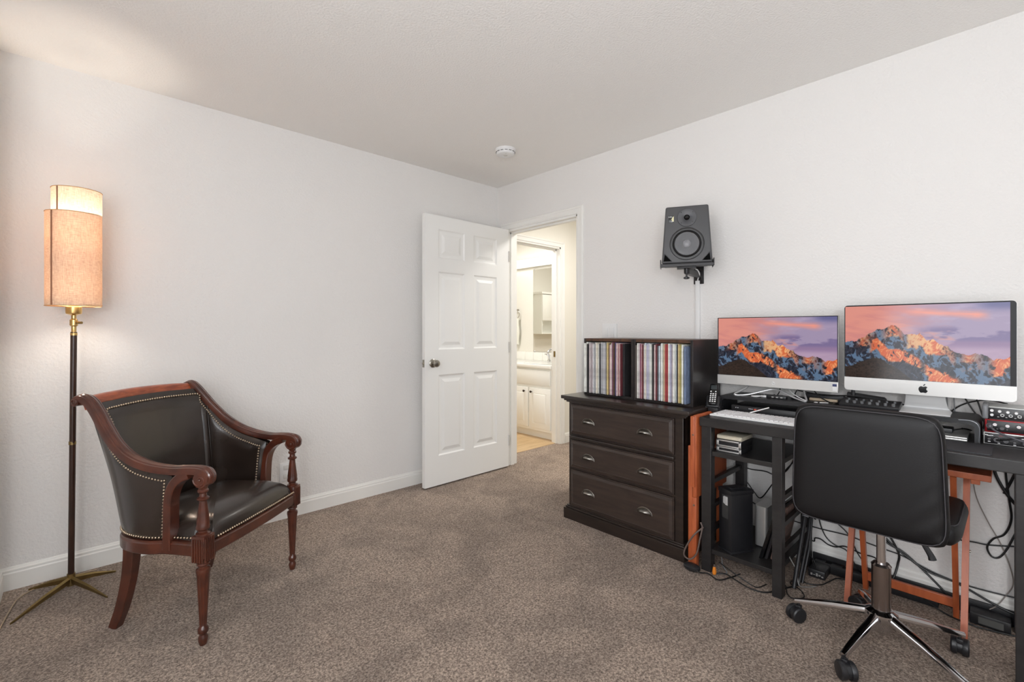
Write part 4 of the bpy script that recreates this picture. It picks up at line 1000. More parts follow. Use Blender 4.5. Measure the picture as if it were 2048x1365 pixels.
# apple-shaped emblem
def apple():
    pts = [(0, .355), (.10, .40), (.24, .43), (.38, .37), (.44, .30)]
    pts += [(.36, .22), (.315, .10), (.33, -.03), (.40, -.13), (.475, -.18)]
    pts += [(.42, -.31), (.34, -.42), (.26, -.48), (.17, -.48), (.08, -.45), (0, -.44), (-.08, -.45), (-.17, -.48), (-.26, -.48), (-.36, -.38), (-.45, -.21), (-.49, -.03), (-.48, .14), (-.42, .28), (-.32, .38), (-.22, .42), (-.10, .39)]
    leaf = [(-.005, .47), (.0, .56), (.05, .66), (.14, .74), (.225, .76), (.215, .66), (.16, .56), (.08, .49)]
    return pts, leaf
b = MB()
for poly in apple():
    slabx(b, BX_ - .0012, BX_ - .0004, [(.238 - p[0] * .030, .934 + p[1] * .030) for p in poly])
b.build('emblem', M_blackg, t, smooth=False)
# foot and neck: one bent sheet
b = MB()
side = cr([(2.600, .955), (2.612, .910), (2.628, .872), (2.640, .852), (2.634, .8425), (2.600, .8405), (2.545, .8395), (2.512, .8385)], 6)
N1 = len(side)
R_ = []
for i, p in enumerate(side):
    f = i / (N1 - 1); hw = .060 + .024 * min(1, f * 1.4) ** 1.5
    q = side[min(i + 1, N1 - 1)] - side[max(i - 1, 0)]; q.normalize(); nx, nz = -q.y, q.x
    R_.append([b.b.verts.new((p.x + nx * o_, .238 + y, p.y + nz * o_)) for y, o_ in ((-hw, -.002), (hw, -.002), (hw, .002), (-hw, .002))])
for A_, B_ in zip(R_, R_[1:]):
    for j in range(4): b.b.faces.new((A_[j], A_[(j + 1) % 4], B_[(j + 1) % 4], B_[j]))
b.b.faces.new(R_[0]); b.b.faces.new(list(reversed(R_[-1])))
b.build('stand', mat('stand_aluminium', s8(226, 226, 226), 0.4, 0.15), t, angle=40)

# left: slim monitor on a bent-wire foot
t = thing('computer_monitor', 'smaller slim silver monitor on a wire foot beside the record crates', 'monitor', (2.58, .80, ZR))
A0, A1, AZ0, AZ1 = .531, 1.081, .890, 1.246
MB().box(2.552, 2.568, A0, A1, AZ0, AZ1, .002).box(2.566, 2.585, A0 + .12, A1 - .12, AZ0 + .05, AZ1 - .08, .004).build('housing', M_alud, t, angle=20)
MB().box(2.548, 2.554, A0, A1, AZ0, .939, .002).build('chin', mat('monitor_silver', s8(206, 205, 203), 0.4, 0.4), t, angle=20)
MB().box(2.5495, 2.5525, A0 + .001, A1 - .001, .939, AZ1 - .0005, .0005).build('bezel', M_bezel, t, smooth=False)
screen('screen', 2.5490, A1 - .006, A0 + .004, .9405, AZ1 - .004, t)
em = MB().cyl((2.5478, .803, .913), (2.5472, .803, .913), .0075, n=24).build('emblem', M_white, t)
text('hp', .0125, mat('emblem_grey', s8(150, 150, 150), .4, .5), em, Vector((2.5468, .803, .9135)) - Vector(t.location), (PI / 2, 0, -PI / 2))
st = MB().box(2.5472, 2.5482, .536, .553, .897, .9315).build('sticker', M_white, t, smooth=False)
MB().box(2.5466, 2.5473, .5362, .5528, .9185, .9300).build('sticker_band', mat('sticker_blue', s8(48, 58, 104), .5), st, smooth=False)
b = MB()
for pts in ([(2.645, .930, .905), (2.600, .955, .868), (2.531, .985, .8405), (2.560, .93, .8415), (2.60, .84, .871), (2.60, .80, .874), (2.585, .77, .868), (2.56, .71, .847), (2.531, .655, .8405), (2.600, .68, .868), (2.645, .70, .905)],):
    b.tube(cr(pts, 6), .0042, 8)
b.build('wire_foot', M_alu, t)
MB().box(2.568, 2.66, .76, .85, .93, 1.04, .006).box(2.56, 2.66, .69, .94, .895, .915, .004).build('neck', M_alud, t)

# risers
for (y0, y1, lab) in ((.545, 1.050, 'black plastic monitor riser under the smaller monitor'), (.070, .530, 'black plastic monitor riser under the larger computer, near the audio interfaces')):
    t = thing('monitor_riser', lab, 'monitor stand', (2.6, (y0 + y1) / 2, ZD), group='monitor risers on the desk')
    z0, z1 = ZD, ZR; x0, x1 = 2.490, 2.700
    prof = []
    outer = [(y0, z0), (y0, z1 - .022)] + [(y0 + .022 - .022 * math.cos(a), z1 - .022 + .022 * math.sin(a)) for a in [PI / 2 * k / 6 for k in range(1, 7)]]
    outer += [(y1 - .022 + .022 * math.sin(a), z1 - .022 + .022 * math.cos(a)) for a in [PI / 2 * k / 6 for k in range(7)]] + [(y1, z0)]
    inner = [(y1 - .016, z0), (y1 - .016, z1 - .030)] + [(y1 - .028, z1 - .018), (y0 + .028, z1 - .018)] + [(y0 + .016, z1 - .030), (y0 + .016, z0)]
    b = MB()
    slabx(b, x0, x1, outer + inner)
    b.build('riser_body', M_blackp, t, angle=30)
    b = MB(); b.tube(cr([(x0 - .0005, y0 + .004, z0 + .004), (x0 - .0005, y0 + .004, z1 - .024), (x0 - .0005, y0 + .024, z1 - .004), (x0 - .0005, y0 + .06, z1 - .004)], 6), .0016, 6)
    b.build('edge_trim', mat('riser_edge', s8(120, 122, 126), .3, .5), t)
    for y in (y0 + .008, y1 - .008): MB().box(x0 + .01, x0 + .03, y - .006, y + .006, z0, z0 + .0015).build('foot_pad', M_grey, t, smooth=False)

# ------------------------------------------------------------------ on the desk
def kbd():
    t = thing('computer_keyboard', 'white full-size keyboard lying along the left edge of the desk', 'keyboard', (2.41, .8, ZD))
    b = MB(); b.box(2.315, 2.480, .60, 1.022, ZD, ZD + .010, .004, seg=3).build('keyboard_tray', M_white, t)
    b = MB()
    for r in range(6):
        x = 2.328 + r * .0245; n = 20
        for c in range(n):
            y = 1.008 - c * .0198
            b.box(x, x + .0205, y - .0172, y, ZD + .010, ZD + .0145, .0015, seg=1)
    o = b.build('keys', mat('key_white', s8(238, 238, 240), .4), t, angle=20); return t
kbd()
t = thing('cordless_phone', 'black cordless phone in its charging base at the back left desk corner', 'phone', (2.44, 1.045, .762))
PT = Matrix.Translation((2.425, 1.055, .787)) @ Matrix.Rotation(math.radians(-75), 4, 'Z') @ Matrix.Rotation(math.radians(50), 4, 'X')
b = MB(); b.box(-.034, .034, -.010, .062, -.011, 0, .008, PT, seg=3); bb = b.build('charging_base', M_blackp, t)
MB().box(-.0345, .0345, -.0105, .0625, -.0125, -.0095, .003, PT).build('base_trim', mat('base_silver', s8(150, 150, 152), .3, .8), t)
b = MB(); b.box(-.021, .021, -.002, .128, -.004, .013, .008, PT, seg=3); hs = b.build('handset', M_blackg, t)
b = MB()
for r in range(5):
    for c in range(3): b.box(-.0155 + c * .0118, -.0155 + c * .0118 + .0075, .012 + r * .0115, .012 + r * .0115 + .0065, .0125, .0142, .001, PT, seg=1)
b.box(-.0155, -.009, .072, .080, .0125, .0142, .001, PT, seg=1).box(.008, .0145, .072, .080, .0125, .0142, .001, PT, seg=1)
b.build('keypad', M_white, hs, angle=20)
MB().box(-.015, .015, .090, .116, .0124, .0136, .0005, PT).build('display', mat('phone_display', s8(54, 60, 62), .2), hs)
MB().box(2.41, 2.49, 1.022, 1.072, ZD, ZD + .026, .003).build('base_foot', M_blackp, t)

t = thing('audio_interface', 'flat black audio interface with a row of small lights under the left riser', 'audio interface', (2.58, .86, ZD))
MB().box(2.500, 2.68, .66, .990, ZD + .001, ZD + .040, .004).build('device_body', M_blackp, t)
b = MB()
for k, c in enumerate((.965, .955, .90, .893, .886)): b.box(2.4990, 2.5005, c - .002, c + .002, ZD + .026, ZD + .029)
b.build('indicator', emat('indicator_white', (.8, .8, .85), .6), t, smooth=False)
b = MB()
for c in (.872, .852): b.box(2.4990, 2.5005, c - .006, c + .006, ZD + .024, ZD + .030)
b.build('indicator', emat('indicator_red', (.8, .12, .08), .5), t, smooth=False)
tag(MB().cyl((2.48, .80, ZD + .048), (2.44, .875, ZD + .0185), .0028, n=8).build('stylus', M_white), 'white stylus leaning between the keyboard and the audio interface', 'stylus')
t = thing('usb_hub', 'small black hub lying on the left riser below the monitor', 'usb hub', (2.56, .79, ZR))
MB().box(2.545, 2.572, .745, .835, ZR, ZR + .016, .003).build('hub_body', M_blackp, t)
b = MB()
for y in (.765, .785, .805): b.box(2.5442, 2.5455, y - .005, y + .005, ZR + .005, ZR + .010)
b.build('port', M_alud, t, smooth=False)
tag(MB().tube(cr([(2.556, .838, ZR + .006), (2.552, .87, ZR + .006), (2.53, .895, ZR + .006), (2.515, .892, ZR + .006), (2.512, .872, ZR + .006), (2.54, .85, ZR + .0095), (2.60, .86, ZR + .006), (2.65, .88, ZR + .006)], 10), .0022).box(2.548, 2.560, .836, .862, ZR + .001, ZR + .011, .002).build('usb_cable', M_white), 'white looped cable plugged into the hub below the monitor', 'cable')
# laptop, card reader under the right riser, pad in front
t = thing('closed_laptop', 'thin silver closed laptop lying under the right riser', 'laptop', (2.56, .2, ZD))
MB().box(2.480, 2.690, .105, .40, ZD + .001, ZD + .009, .002).box(2.480, 2.690, .105, .40, ZD + .0095, ZD + .0165, .002).build('laptop_case', M_alud, t)
t = thing('memory_drive', 'small black drive box lying on the closed laptop', 'drive', (2.58, .18, ZD + .0165))
MB().box(2.55, 2.62, .150, .235, ZD + .0166, ZD + .034, .003).build('drive_case', M_blackp, t)
MB().box(2.5488, 2.5505, .185, .20, ZD + .021, ZD + .029).build('port', mat('port_blue', s8(90, 104, 140), .4), t, smooth=False)
tag(MB().tube(cr([(2.60, .15, ZD + .022), (2.62, .12, ZD + .03), (2.66, .10, ZD + .02), (2.69, .13, ZD + .02)], 8), .0022).build('drive_cable', M_cable), 'short black cable behind the drive under the right riser', 'cable')
tag(MB().prism(rrect(2.272, 2.455, .036, .44, .006), ZD, ZD + .004).build('mouse_pad', mat('pad_rubber', s8(46, 46, 50), .6)), 'dark grey desk pad lying in front of the right riser', 'desk pad')

# stacked audio devices at the right edge
M_face = mat('front_black', s8(20, 18, 22), .35)
M_red = mat('red_case', s8(150, 22, 30), .35, .3)
M_knob = mat('knob_dark', s8(70, 68, 70), .3, .3)
AX = 2.50; AY1 = .062; AY0 = -.073
def knob(b, y, z, r, d=.012): b.cyl((AX - .001, y, z), (AX - d, y, z), r, r * .85, n=18)
t = thing('audio_preamp', 'silver-rimmed black preamp box at the bottom of the stack right of the riser', 'audio device', (2.56, 0, ZD))
MB().box(AX + .002, 2.68, AY0, AY1, ZD + .002, ZD + .046, .003).box(AX - .003, AX + .003, AY0, AY1, ZD + .002, ZD + .046, .001).build('case', M_alud, t)
f = MB().box(AX - .0042, AX, AY0 + .003, AY1 - .003, ZD + .005, ZD + .043, .001).build('front_panel', M_face, t)
b = MB(); knob(b, .047, ZD + .022, .005); knob(b, .028, ZD + .022, .0095, .018); knob(b, .004, ZD + .020, .0085, .014); knob(b, -.018, ZD + .018, .005); knob(b, -.045, ZD + .02, .0095, .018); b.build('knob', M_knob, t)
b = MB()
for y, z, ww in ((.054, .036, .008), (.047, .034, .012), (.040, .035, .007), (.047, .012, .007), (.022, .009, .006), (-.018, .008, .007), (-.04, .033, .01)): b.box(AX - .0048, AX - .004, y - ww / 2, y + ww / 2, ZD + z - .0015, ZD + z + .0015)
b.build('panel_print', M_white, f, smooth=False)
MB().box(AX - .0047, AX - .004, .012, .022, ZD + .035, ZD + .0365).build('panel_print', M_red, f, smooth=False)
t = thing('audio_interface', 'red-cased audio interface in the middle of the stack right of the riser', 'audio interface', (2.56, 0, ZD + .047))
MB().box(AX + .001, 2.66, AY0, AY1 - .003, ZD + .0465, ZD + .094, .003).build('case', M_red, t)
f = MB().box(AX - .001, AX + .002, AY0, AY1 - .009, ZD + .051, ZD + .0905, .001).build('front_panel', M_face, t)
b = MB(); knob(b, .032, ZD + .078, .0065, .016); knob(b, .0, ZD + .077, .0065, .016); knob(b, -.028, ZD + .077, .0065, .016); b.build('knob', mat('knob_silver', s8(170, 165, 165), .25, .8), t)
b = MB(); knob(b, .035, ZD + .062, .0028); knob(b, .026, ZD + .062, .0028); knob(b, .001, ZD + .063, .0028); b.build('switch', M_knob, t)
b = MB(); b.cyl((AX - .001, .046, ZD + .070), (AX - .003, .046, ZD + .070), .010, n=20).cyl((AX - .001, .014, ZD + .064), (AX - .003, .014, ZD + .064), .006, n=20); b.build('socket', M_knob, t)
t = thing('audio_console', 'top audio console of the stack with grey lid and white knobs', 'audio device', (2.57, 0, ZD + .095))
MB().box(AX + .004, 2.64, AY0, AY1 - .012, ZD + .0945, ZD + .142, .004).build('case', mat('console_grey', s8(176, 178, 176), .35, .4), t)
MB().box(AX - .004, 2.62, AY1 - .013, AY1 + .004, ZD + .0945, ZD + .147, .006, seg=3).build('end_cheek', M_grey, t)
f = MB().box(AX + .001, AX + .005, AY0, AY1 - .013, ZD + .097, ZD + .138, .001).build('front_panel', M_face, t)
b = MB()
for y, z in ((.040, .128), (.040, .112), (.020, .127), (-.001, .126), (-.022, .125)): b.cyl((AX + .002, y, ZD + z), (AX - .008, y, ZD + z), .0052, .0045, n=16)
b.build('knob', M_white, t)
b = MB()
for y in (.013, -.008, -.030):
    z = ZD + .113
    for q in ((y - .005, y + .005, z + .003, z + .005), (y - .005, y + .005, z - .005, z - .003), (y - .005, y - .003, z - .005, z + .005), (y + .003, y + .005, z - .005, z + .005)): b.box(AX - .0002, AX + .0015, *q)
    b.box(AX - .0002, AX + .0015, y + .008, y + .013, z - .008, z - .0065)
b.build('button_frame', M_white, f, smooth=False)
tag(MB().tube(cr([(AX - .003, .046, ZD + .070), (AX - .022, .044, ZD + .070), (AX - .040, .030, ZD + .058), (AX - .045, .0, ZD + .045), (AX - .045, -.04, ZD + .030), (AX - .04, -.072, ZD + .02)], 8), [.0075 if k < 10 else .0032 for k in range(41)]).build('instrument_cable', mat('cable_grey', s8(88, 86, 92), .4)), 'grey cable plugged into the red audio interface and trailing right', 'cable')
tag(MB().tube(cr([(AX - .020, .028, ZD + .022), (AX - .032, .015, ZD + .026), (AX - .040, -.01, ZD + .034), (AX - .038, -.05, ZD + .05)], 8), .003).build('instrument_cable', M_cable), 'dark cable crossing the front of the bottom preamp box', 'cable')

# things behind the chair top, between the two risers
t = thing('mixer', 'small black mixer with grey knobs behind the office chair top', 'mixer', (2.56, .43, ZR))
MT = Matrix.Translation((2.545, .415, ZR + .004)) @ Matrix.Rotation(math.radians(-12), 4, 'Y')
MB().box(-.04, .055, -.105, .105, 0, .020, .003, MT).build('mixer_case', M_blackp, t)
b = MB()
for k in range(7):
    b.cyl(MT @ Vector((-.02, -.085 + k * .027, .020)), MT @ Vector((-.02, -.085 + k * .027, .030)), .006, n=12)
    b.cyl(MT @ Vector((.02, -.085 + k * .027, .020)), MT @ Vector((.02, -.085 + k * .027, .027)), .004, n=12)
b.build('knob', M_grey, t)
t = thing('gooseneck_light', 'black cylindrical desk light lying behind the mixer', 'desk light', (2.66, .45, ZR))
MB().cyl((2.675, .520, .874), (2.668, .385, .862), .013, n=20).sph((2.668, .385, .862), .013).build('light_tube', M_blackp, t)
MB().box(2.650, 2.662, .488, .502, ZR, .905, .002).build('bracket', M_blackp, t)
tag(MB().box(2.62, 2.640, .55, .665, ZR, ZR + .012, .002).build('wood_stick', mat('pale_wood', s8(206, 186, 160), .6)), 'pale wooden strip lying on the left riser behind the cables', 'wood strip')
tag(MB().box(2.645, 2.675, .53, .69, ZR, ZR + .030, .003).build('power_brick', M_blackp), 'long black power brick on the left riser below the monitor corner', 'power brick')
tag(MB().box(2.60, 2.64, .69, .74, ZR, ZR + .012, .004).build('card_reader', mat('reader_black', s8(24, 24, 28), .3)), 'small black card reader among the cables on the left riser', 'card reader')
def cable(pts, r, label, m=None, n=8, cat='cable', name='cable'):
    o = MB().tube(cr(pts, n), r, 8).build(name, m or M_cable); tag(o, label, cat); return o
cable([(2.62, .70, .90), (2.60, .72, .865), (2.57, .70, ZR + .004), (2.54, .66, ZR + .004), (2.53, .60, ZR + .004)], .0028, 'black cable dropping from the monitor onto the left riser')
cable([(2.63, .66, .90), (2.61, .62, .86), (2.58, .575, ZR + .005), (2.56, .555, ZR + .005)], .0028, 'black cable slanting from the monitor towards the mixer')
cable([(2.64, .80, .90), (2.62, .795, .87), (2.60, .80, .848), (2.62, .81, ZR + .004), (2.68, .84, ZR + .004)], .0024, 'thin black cable behind the wire foot of the monitor')
cable([(2.64, .78, .90), (2.58, .72, .862), (2.55, .66, ZR + .005), (2.53, .61, ZR + .004), (2.55, .57, ZR + .004)], .0022, 'white cable slanting from the monitor over the left riser', M_white)
cable([(2.650, .72, .875), (2.62, .60, .866), (2.60, .50, .876), (2.62, .42, .868), (2.66, .35, .858), (2.69, .30, ZR + .006)], .0026, 'black cable sagging between the monitor and the computer foot')
cable([(2.62, .36, ZR + .012), (2.64, .33, ZR + .006), (2.63, .31, ZR + .004), (2.66, .33, ZR + .005)], .004, 'pale green-white cable coil beside the computer foot', mat('cable_pale', s8(204, 208, 176), .4))
cable([(2.70, .183, .812), (2.715, .137, .86), (2.716, .092, .884), (2.716, .049, .893), (2.70, .0, .885)], .0028, 'black cable arching on the wall below the larger computer')
cable([(2.700, .125, .905), (2.715, .119, .887), (2.712, .092, .836), (2.70, .066, .807), (2.69, .067, .78)], .0028, 'black cable hanging down behind the audio stack, left one')
cable([(2.70, .09, .90), (2.713, .085, .887), (2.712, .075, .847), (2.700, .064, .802), (2.69, .066, .775)], .0028, 'black cable hanging down behind the audio stack, right one')
for y, lab in ((.175, 'grey antenna rod standing behind the right riser, nearer the computer foot'), (.152, 'thin grey rod standing behind the right riser, nearer the audio stack')):
    tag(MB().cyl((2.70, y, ZR), (2.71, y + .004, .91), .0035 if y > .16 else .002, n=10).build('antenna', M_grey), lab, 'antenna')

# ------------------------------------------------------------------ in the shelf tower
zs = .588
for k, (x0, dz, mt, lab) in enumerate(((2.288, .026, M_alud, 'silver external drive at the bottom of the stack on the upper shelf'), (2.286, .034, M_alud, 'silver external drive in the middle of the stack on the upper shelf'), (2.292, .020, mat('cream_case', s8(206, 198, 178), .5), 'cream cased drive on top of the stack on the upper shelf'))):
    t = thing('external_drive', lab, 'external drive', (2.36, .92, zs), group='external drives on the upper shelf')
    MB().box(x0 + .006, 2.43, .860, .976, zs + .0005, zs + dz - .0005, .002).build('drive_case', M_blackp if k < 2 else mt, t)
    b = MB()
    if k < 2:
        b.box(x0, x0 + .008, .860, .976, zs + dz - .008, zs + dz - .001, .002).box(x0, x0 + .008, .860, .976, zs + .001, zs + .008, .002).box(x0, x0 + .008, .860, .872, zs + .001, zs + dz - .001, .002).box(x0, x0 + .008, .964, .976, zs + .001, zs + dz - .001, .002)
    else: b.box(x0, x0 + .008, .862, .974, zs + .003, zs + dz - .003, .001)
    b.build('front_rim', mt, t)
    zs += dz
t = thing('power_supply_tower', 'tall black electronics tower with silver label on the lower shelf', 'power unit', (2.34, .90, .112))
TW = Matrix.Translation((2.335, .908, .112)) @ Matrix.Rotation(math.radians(-28), 4, 'Z')
MB().box(-.055, .070, -.042, .042, 0, .290, .003, TW).build('unit_body', M_blackp, t)
MB().box(-.058, .073, -.045, .045, .278, .300, .003, TW).build('end_cap', M_blackp, t); MB().box(-.058, .073, -.045, .045, 0, .010, .002, TW).build('end_cap', M_blackp, t)
MB().box(-.035, .045, -.025, .025, .300, .308, .006, TW).build('carry_handle', M_blackp, t)
lb = MB().box(-.0562, -.0548, -.022, .018, .160, .270, .0, TW).build('rating_label', mat('label_dark', s8(60, 60, 60), .5), t, smooth=False)
MB().box(-.0568, -.0560, -.020, -.004, .225, .265, .0, TW).box(-.0568, -.0560, -.002, .004, .228, .265, 0, TW).box(-.0568, -.0560, .006, .010, .230, .262, 0, TW).build('label_print', mat('label_silver', s8(196, 196, 196), .4), lb, smooth=False)
t = thing('external_drive', 'silver rounded drive case standing behind the black tower on the lower shelf', 'external drive', (2.52, .84, .112))
MB().prism(rrect(2.452, 2.60, .800, .858, .014), .118, .312).build('drive_case', M_alud, t)
MB().prism(rrect(2.456, 2.596, .804, .854, .012), .112, .118).build('rubber_base', M_blackp, t)
def lean(name, x0, x1, th, h, y_foot, ang, m, label, cat, **k):
    T = Matrix.Translation((0, y_foot, .1125)) @ Matrix.Rotation(math.radians(ang), 4, 'X')
    o = MB().box(x0, x1, -th, 0, 0, h, .002, T).build(name, m); tag(o, label, cat); return o
lean('ring_binder', 2.33, 2.58, .014, .262, .797, 16, M_blackg, 'black binder leaning on the lower shelf, outermost beside the silver drive', 'binder')
lean('music_stand_folder', 2.345, 2.60, .012, .255, .777, 14, mat('folder_charcoal', s8(42, 40, 42), .5), 'charcoal folder leaning second on the lower shelf', 'folder')
lean('magazine', 2.36, 2.60, .008, .248, .757, 12, mat('magazine_print', s8(120, 96, 88), .5, var=.8, vscale=35), 'printed magazine leaning among folders on the lower shelf', 'magazine')
t = thing('folded_music_stand', 'folded black music stand leaning inside the shelf tower by its right legs', 'music stand', (2.45, .66, 0))
MB().tube([(2.37, .662, .008), (2.50, .662, .22), (2.62, .662, .415)], .009, 12).build('stand_pole', M_blackp, t)
MB().tube([(2.41, .655, .008), (2.54, .648, .20), (2.63, .655, .36)], .006, 10).build('tripod_leg', M_blackp, t)
MB().tube([(2.45, .650, .008), (2.53, .642, .15), (2.61, .648, .30)], .006, 10).build('tripod_leg', M_blackp, t)
MB().cyl((2.545, .662, .285), (2.575, .662, .338), .014, n=16).build('clamp_collar', M_grey, t)
# floor clutter right of the tower
t = thing('power_adapter', 'black power adapter block on the carpet right of the shelf tower', 'power adapter', (2.60, .63, 0))
MB().box(2.56, 2.66, .585, .655, 0, .040, .006).build('adapter_case', M_blackp, t)
b = MB()
for k in range(5): b.box(2.5590, 2.5605, .592 + k * .011, .600 + k * .011, .012 + .003 * (k % 2), .018 + .004 * (k % 3))
b.build('rating_label', M_alud, t, smooth=False)
t = thing('power_strip', 'long black power strip on the carpet along the wall under the desk', 'power strip', (2.68, .3, 0))
MB().box(2.655, 2.705, .200, .655, 0, .042, .004).build('strip_body', M_blackp, t)
b = MB()
for k in range(6): b.box(2.668, 2.692, .235 + .07 * k, .26 + .07 * k, .0415, .0425)
b.build('socket', M_blackg, t, smooth=False)
t = thing('power_adapter', 'black power adapter beside the right desk leg below the wall', 'power adapter', (2.66, .05, 0))
MB().box(2.625, 2.69, -.010, .105, 0, .046, .004).build('adapter_case', M_blackp, t)
MB().box(2.6238, 2.6255, .010, .080, .010, .036).build('rating_label', mat('label_grey', s8(86, 86, 84), .5), t, smooth=False)
tag(MB().lathe([(0, 0), (.022, .002), (.034, .012), (.034, .022), (.022, .030), (0, .032)], Matrix.Translation((2.205, 1.060, 0)) @ Matrix.Diagonal((.8, 1.2, 1, 1)), 24).build('foot_switch', M_blackp), 'round black foot switch on the carpet at the folded table leg', 'foot switch')
t = thing('audio_plug', 'orange audio plug on a cable lying beside the desk leg', 'plug', (2.245, .963, 0))
MB().lathe([(0.0, .004), (.008, .005), (.010, .016), (.006, .040)], Matrix.Translation((2.24, .965, 0)), 16).build('plug_grip', mat('plug_orange', s8(214, 128, 40), .4), t)
MB().cyl((2.24, .965, .040), (2.24, .965, .054), .0045, n=14).build('plug_tip', M_chrome, t)
cable([(2.24, .965, .006), (2.26, .95, .004), (2.30, .93, .004), (2.31, .955, .03), (2.31, .96, .095)], .0022, 'thin grey cable rising from the orange plug', M_grey)
cable([(2.24, 1.018, .214), (2.215, 1.055, .170), (2.205, 1.092, .100), (2.206, 1.10, .060), (2.215, 1.075, .045), (2.222, 1.045, .08), (2.225, 1.03, .15), (2.235, 1.022, .21), (2.236, 1.03, .235)], .004, 'grey-brown cable looped beside the foot of the folded table', mat('cable_taupe', s8(96, 82, 76), .45))
cable([(2.20, 1.06, .028), (2.19, 1.02, .012), (2.22, .985, .006), (2.20, .93, .005), (2.26, .90, .005), (2.33, .88, .005)], .003, 'dark cable running from the foot switch under the tower')
cable([(2.24, .97, .005), (2.25, .92, .02), (2.232, .86, .018), (2.228, .80, .008), (2.25, .74, .005), (2.33, .70, .005), (2.42, .66, .005)], .003, 'black cable on the carpet in front of the lower shelf')
cable([(2.26, .95, .06), (2.238, .90, .055), (2.236, .84, .035), (2.25, .78, .012), (2.32, .76, .006)], .0025, 'thin dark cable sagging below the lower shelf edge')
cable([(2.38, .698, .005), (2.302, .666, .005), (2.29, .635, .005), (2.335, .612, .005), (2.385, .640, .005), (2.42, .69, .006), (2.50, .66, .009)], .0022, 'thin black cable looped on the carpet right of the tower')
cable([(2.52, .68, .006), (2.47, .64, .005), (2.50, .59, .005), (2.56, .57, .005), (2.62, .55, .006), (2.645, .50, .006)], .0026, 'black cable on the carpet before the power strip')
cable([(2.40, .66, .03), (2.45, .67, .08), (2.52, .66, .12), (2.58, .64, .08), (2.56, .62, .045)], .003, 'black cable arched beside the right side of the tower')
cable([(2.44, .70, .115), (2.42, .665, .07), (2.40, .65, .02), (2.43, .63, .005), (2.47, .60, .005)], .0025, 'grey cable hanging off the lower shelf edge', mat('cable_midgrey', s8(130, 128, 126), .4))
WXX = 2.7245
def wc(pts, r, lab, m=None, end=()):
    cable([(WXX - .001, y, z) for y, z in pts] + list(end), r, lab, m)
wc([(.43, .66), (.425, .45), (.405, .30), (.386, .221), (.293, .149), (.23, .118), (.146, .106)], .0045, 'thickest black cable falling along the wall behind the gas column towards the right desk leg', None, [(2.705, .03, .068), (2.70, -.06, .050)])
wc([(.44, .66), (.435, .42), (.41, .25), (.377, .199), (.32, .175), (.245, .112)], .0045, 'black cable on the wall just below the thickest one', None, [(2.706, .19, .066), (2.69, .17, .046)])
wc([(.415, .66), (.41, .40), (.404, .255), (.372, .235), (.338, .165), (.341, .115)], .0045, 'black cable bent down to the baseboard behind the trestle', None, [(2.706, .35, .068), (2.69, .36, .046)])
wc([(1.0, .24), (.85, .195), (.668, .182), (.534, .185), (.466, .176), (.386, .166), (.32, .157), (.215, .122), (.12, .108), (.0, .112), (-.07, .12)], .003, 'long thin black cable running level along the wall behind the trestle')
wc([(.44, .33), (.32, .30), (.215, .285), (.105, .296), (.055, .299), (-.023, .318), (-.07, .33)], .003, 'thin black cable crossing the wall left of the right desk leg')
wc([(.01, .70), (.004, .59), (-.004, .502), (-.010, .423), (.008, .358), (.040, .328), (.057, .289), (.045, .256), (.024, .258), (.003, .296), (-.023, .374), (-.05, .45)], .0036, 'black cable hanging in a teardrop loop near the right desk leg')
wc([(.105, .62), (.099, .557), (.086, .478), (.055, .394), (.018, .313), (-.008, .226), (-.015, .165), (.003, .115)], .002, 'thin pale cable winding down the wall right of the trestle', mat('cable_thin_grey', s8(150, 142, 136), .4), [(2.706, .03, .067), (2.69, .05, .050)])
wc([(.66, .70), (.67, .55), (.668, .40), (.650, .24), (.623, .156), (.583, .122), (.534, .110)], .003, 'black cable drooping on the wall right of the tower', None, [(2.706, .50, .067), (2.69, .47, .046)])
wc([(.64, .70), (.64, .45), (.61, .289), (.589, .246), (.528, .192), (.490, .112)], .0028, 'thin black cable slanting on the wall behind the left trestle legs', None, [(2.706, .45, .067), (2.69, .43, .046)])
wc([(.63, .238), (.655, .235), (.668, .225)], .006, 'short thick black cable joint on the wall right of the tower')
wc([(.72, .125), (.672, .110), (.665, .128), (.640, .130), (.61, .114), (.577, .113), (.538, .128), (.475, .115), (.42, .112)], .003, 'wavy black cable just above the baseboard behind the trestle', None, [(2.706, .39, .067), (2.69, .40, .046)])
wc([(.05, .70), (.036, .603), (.007, .529), (-.023, .483), (-.05, .45)], .0055, 'thick black cable slanting behind the right desk leg from the desktop')
wc([(-.03, .64), (-.005, .56), (.01, .52)], .0045, 'short black cable joining the thick one under the desktop')
wc([(1.025, .42), (.975, .409), (.899, .413), (.859, .406), (.809, .423), (.767, .492), (.735, .60), (.73, .70)], .0028, 'black cable on the wall behind the upper part of the tower')
wc([(1.025, .345), (.99, .33), (.955, .288), (.919, .265), (.859, .358), (.80, .44), (.75, .53), (.745, .70)], .0028, 'black cable sagging on the wall behind the silver drive')
cable([(2.69, .317, .050), (2.63, .186, .006), (2.60, .10, .005), (2.61, .03, .005), (2.63, -.04, .006)], .0034, 'grey-black cable lying on the carpet along the power strip')

tag(MB().box(2.7075, 2.7195, -.07, .672, 0.0, .062, .003).build('cable_channel', M_blackp), 'long black cable channel standing on the carpet against the baseboard under the desk', 'cable channel')
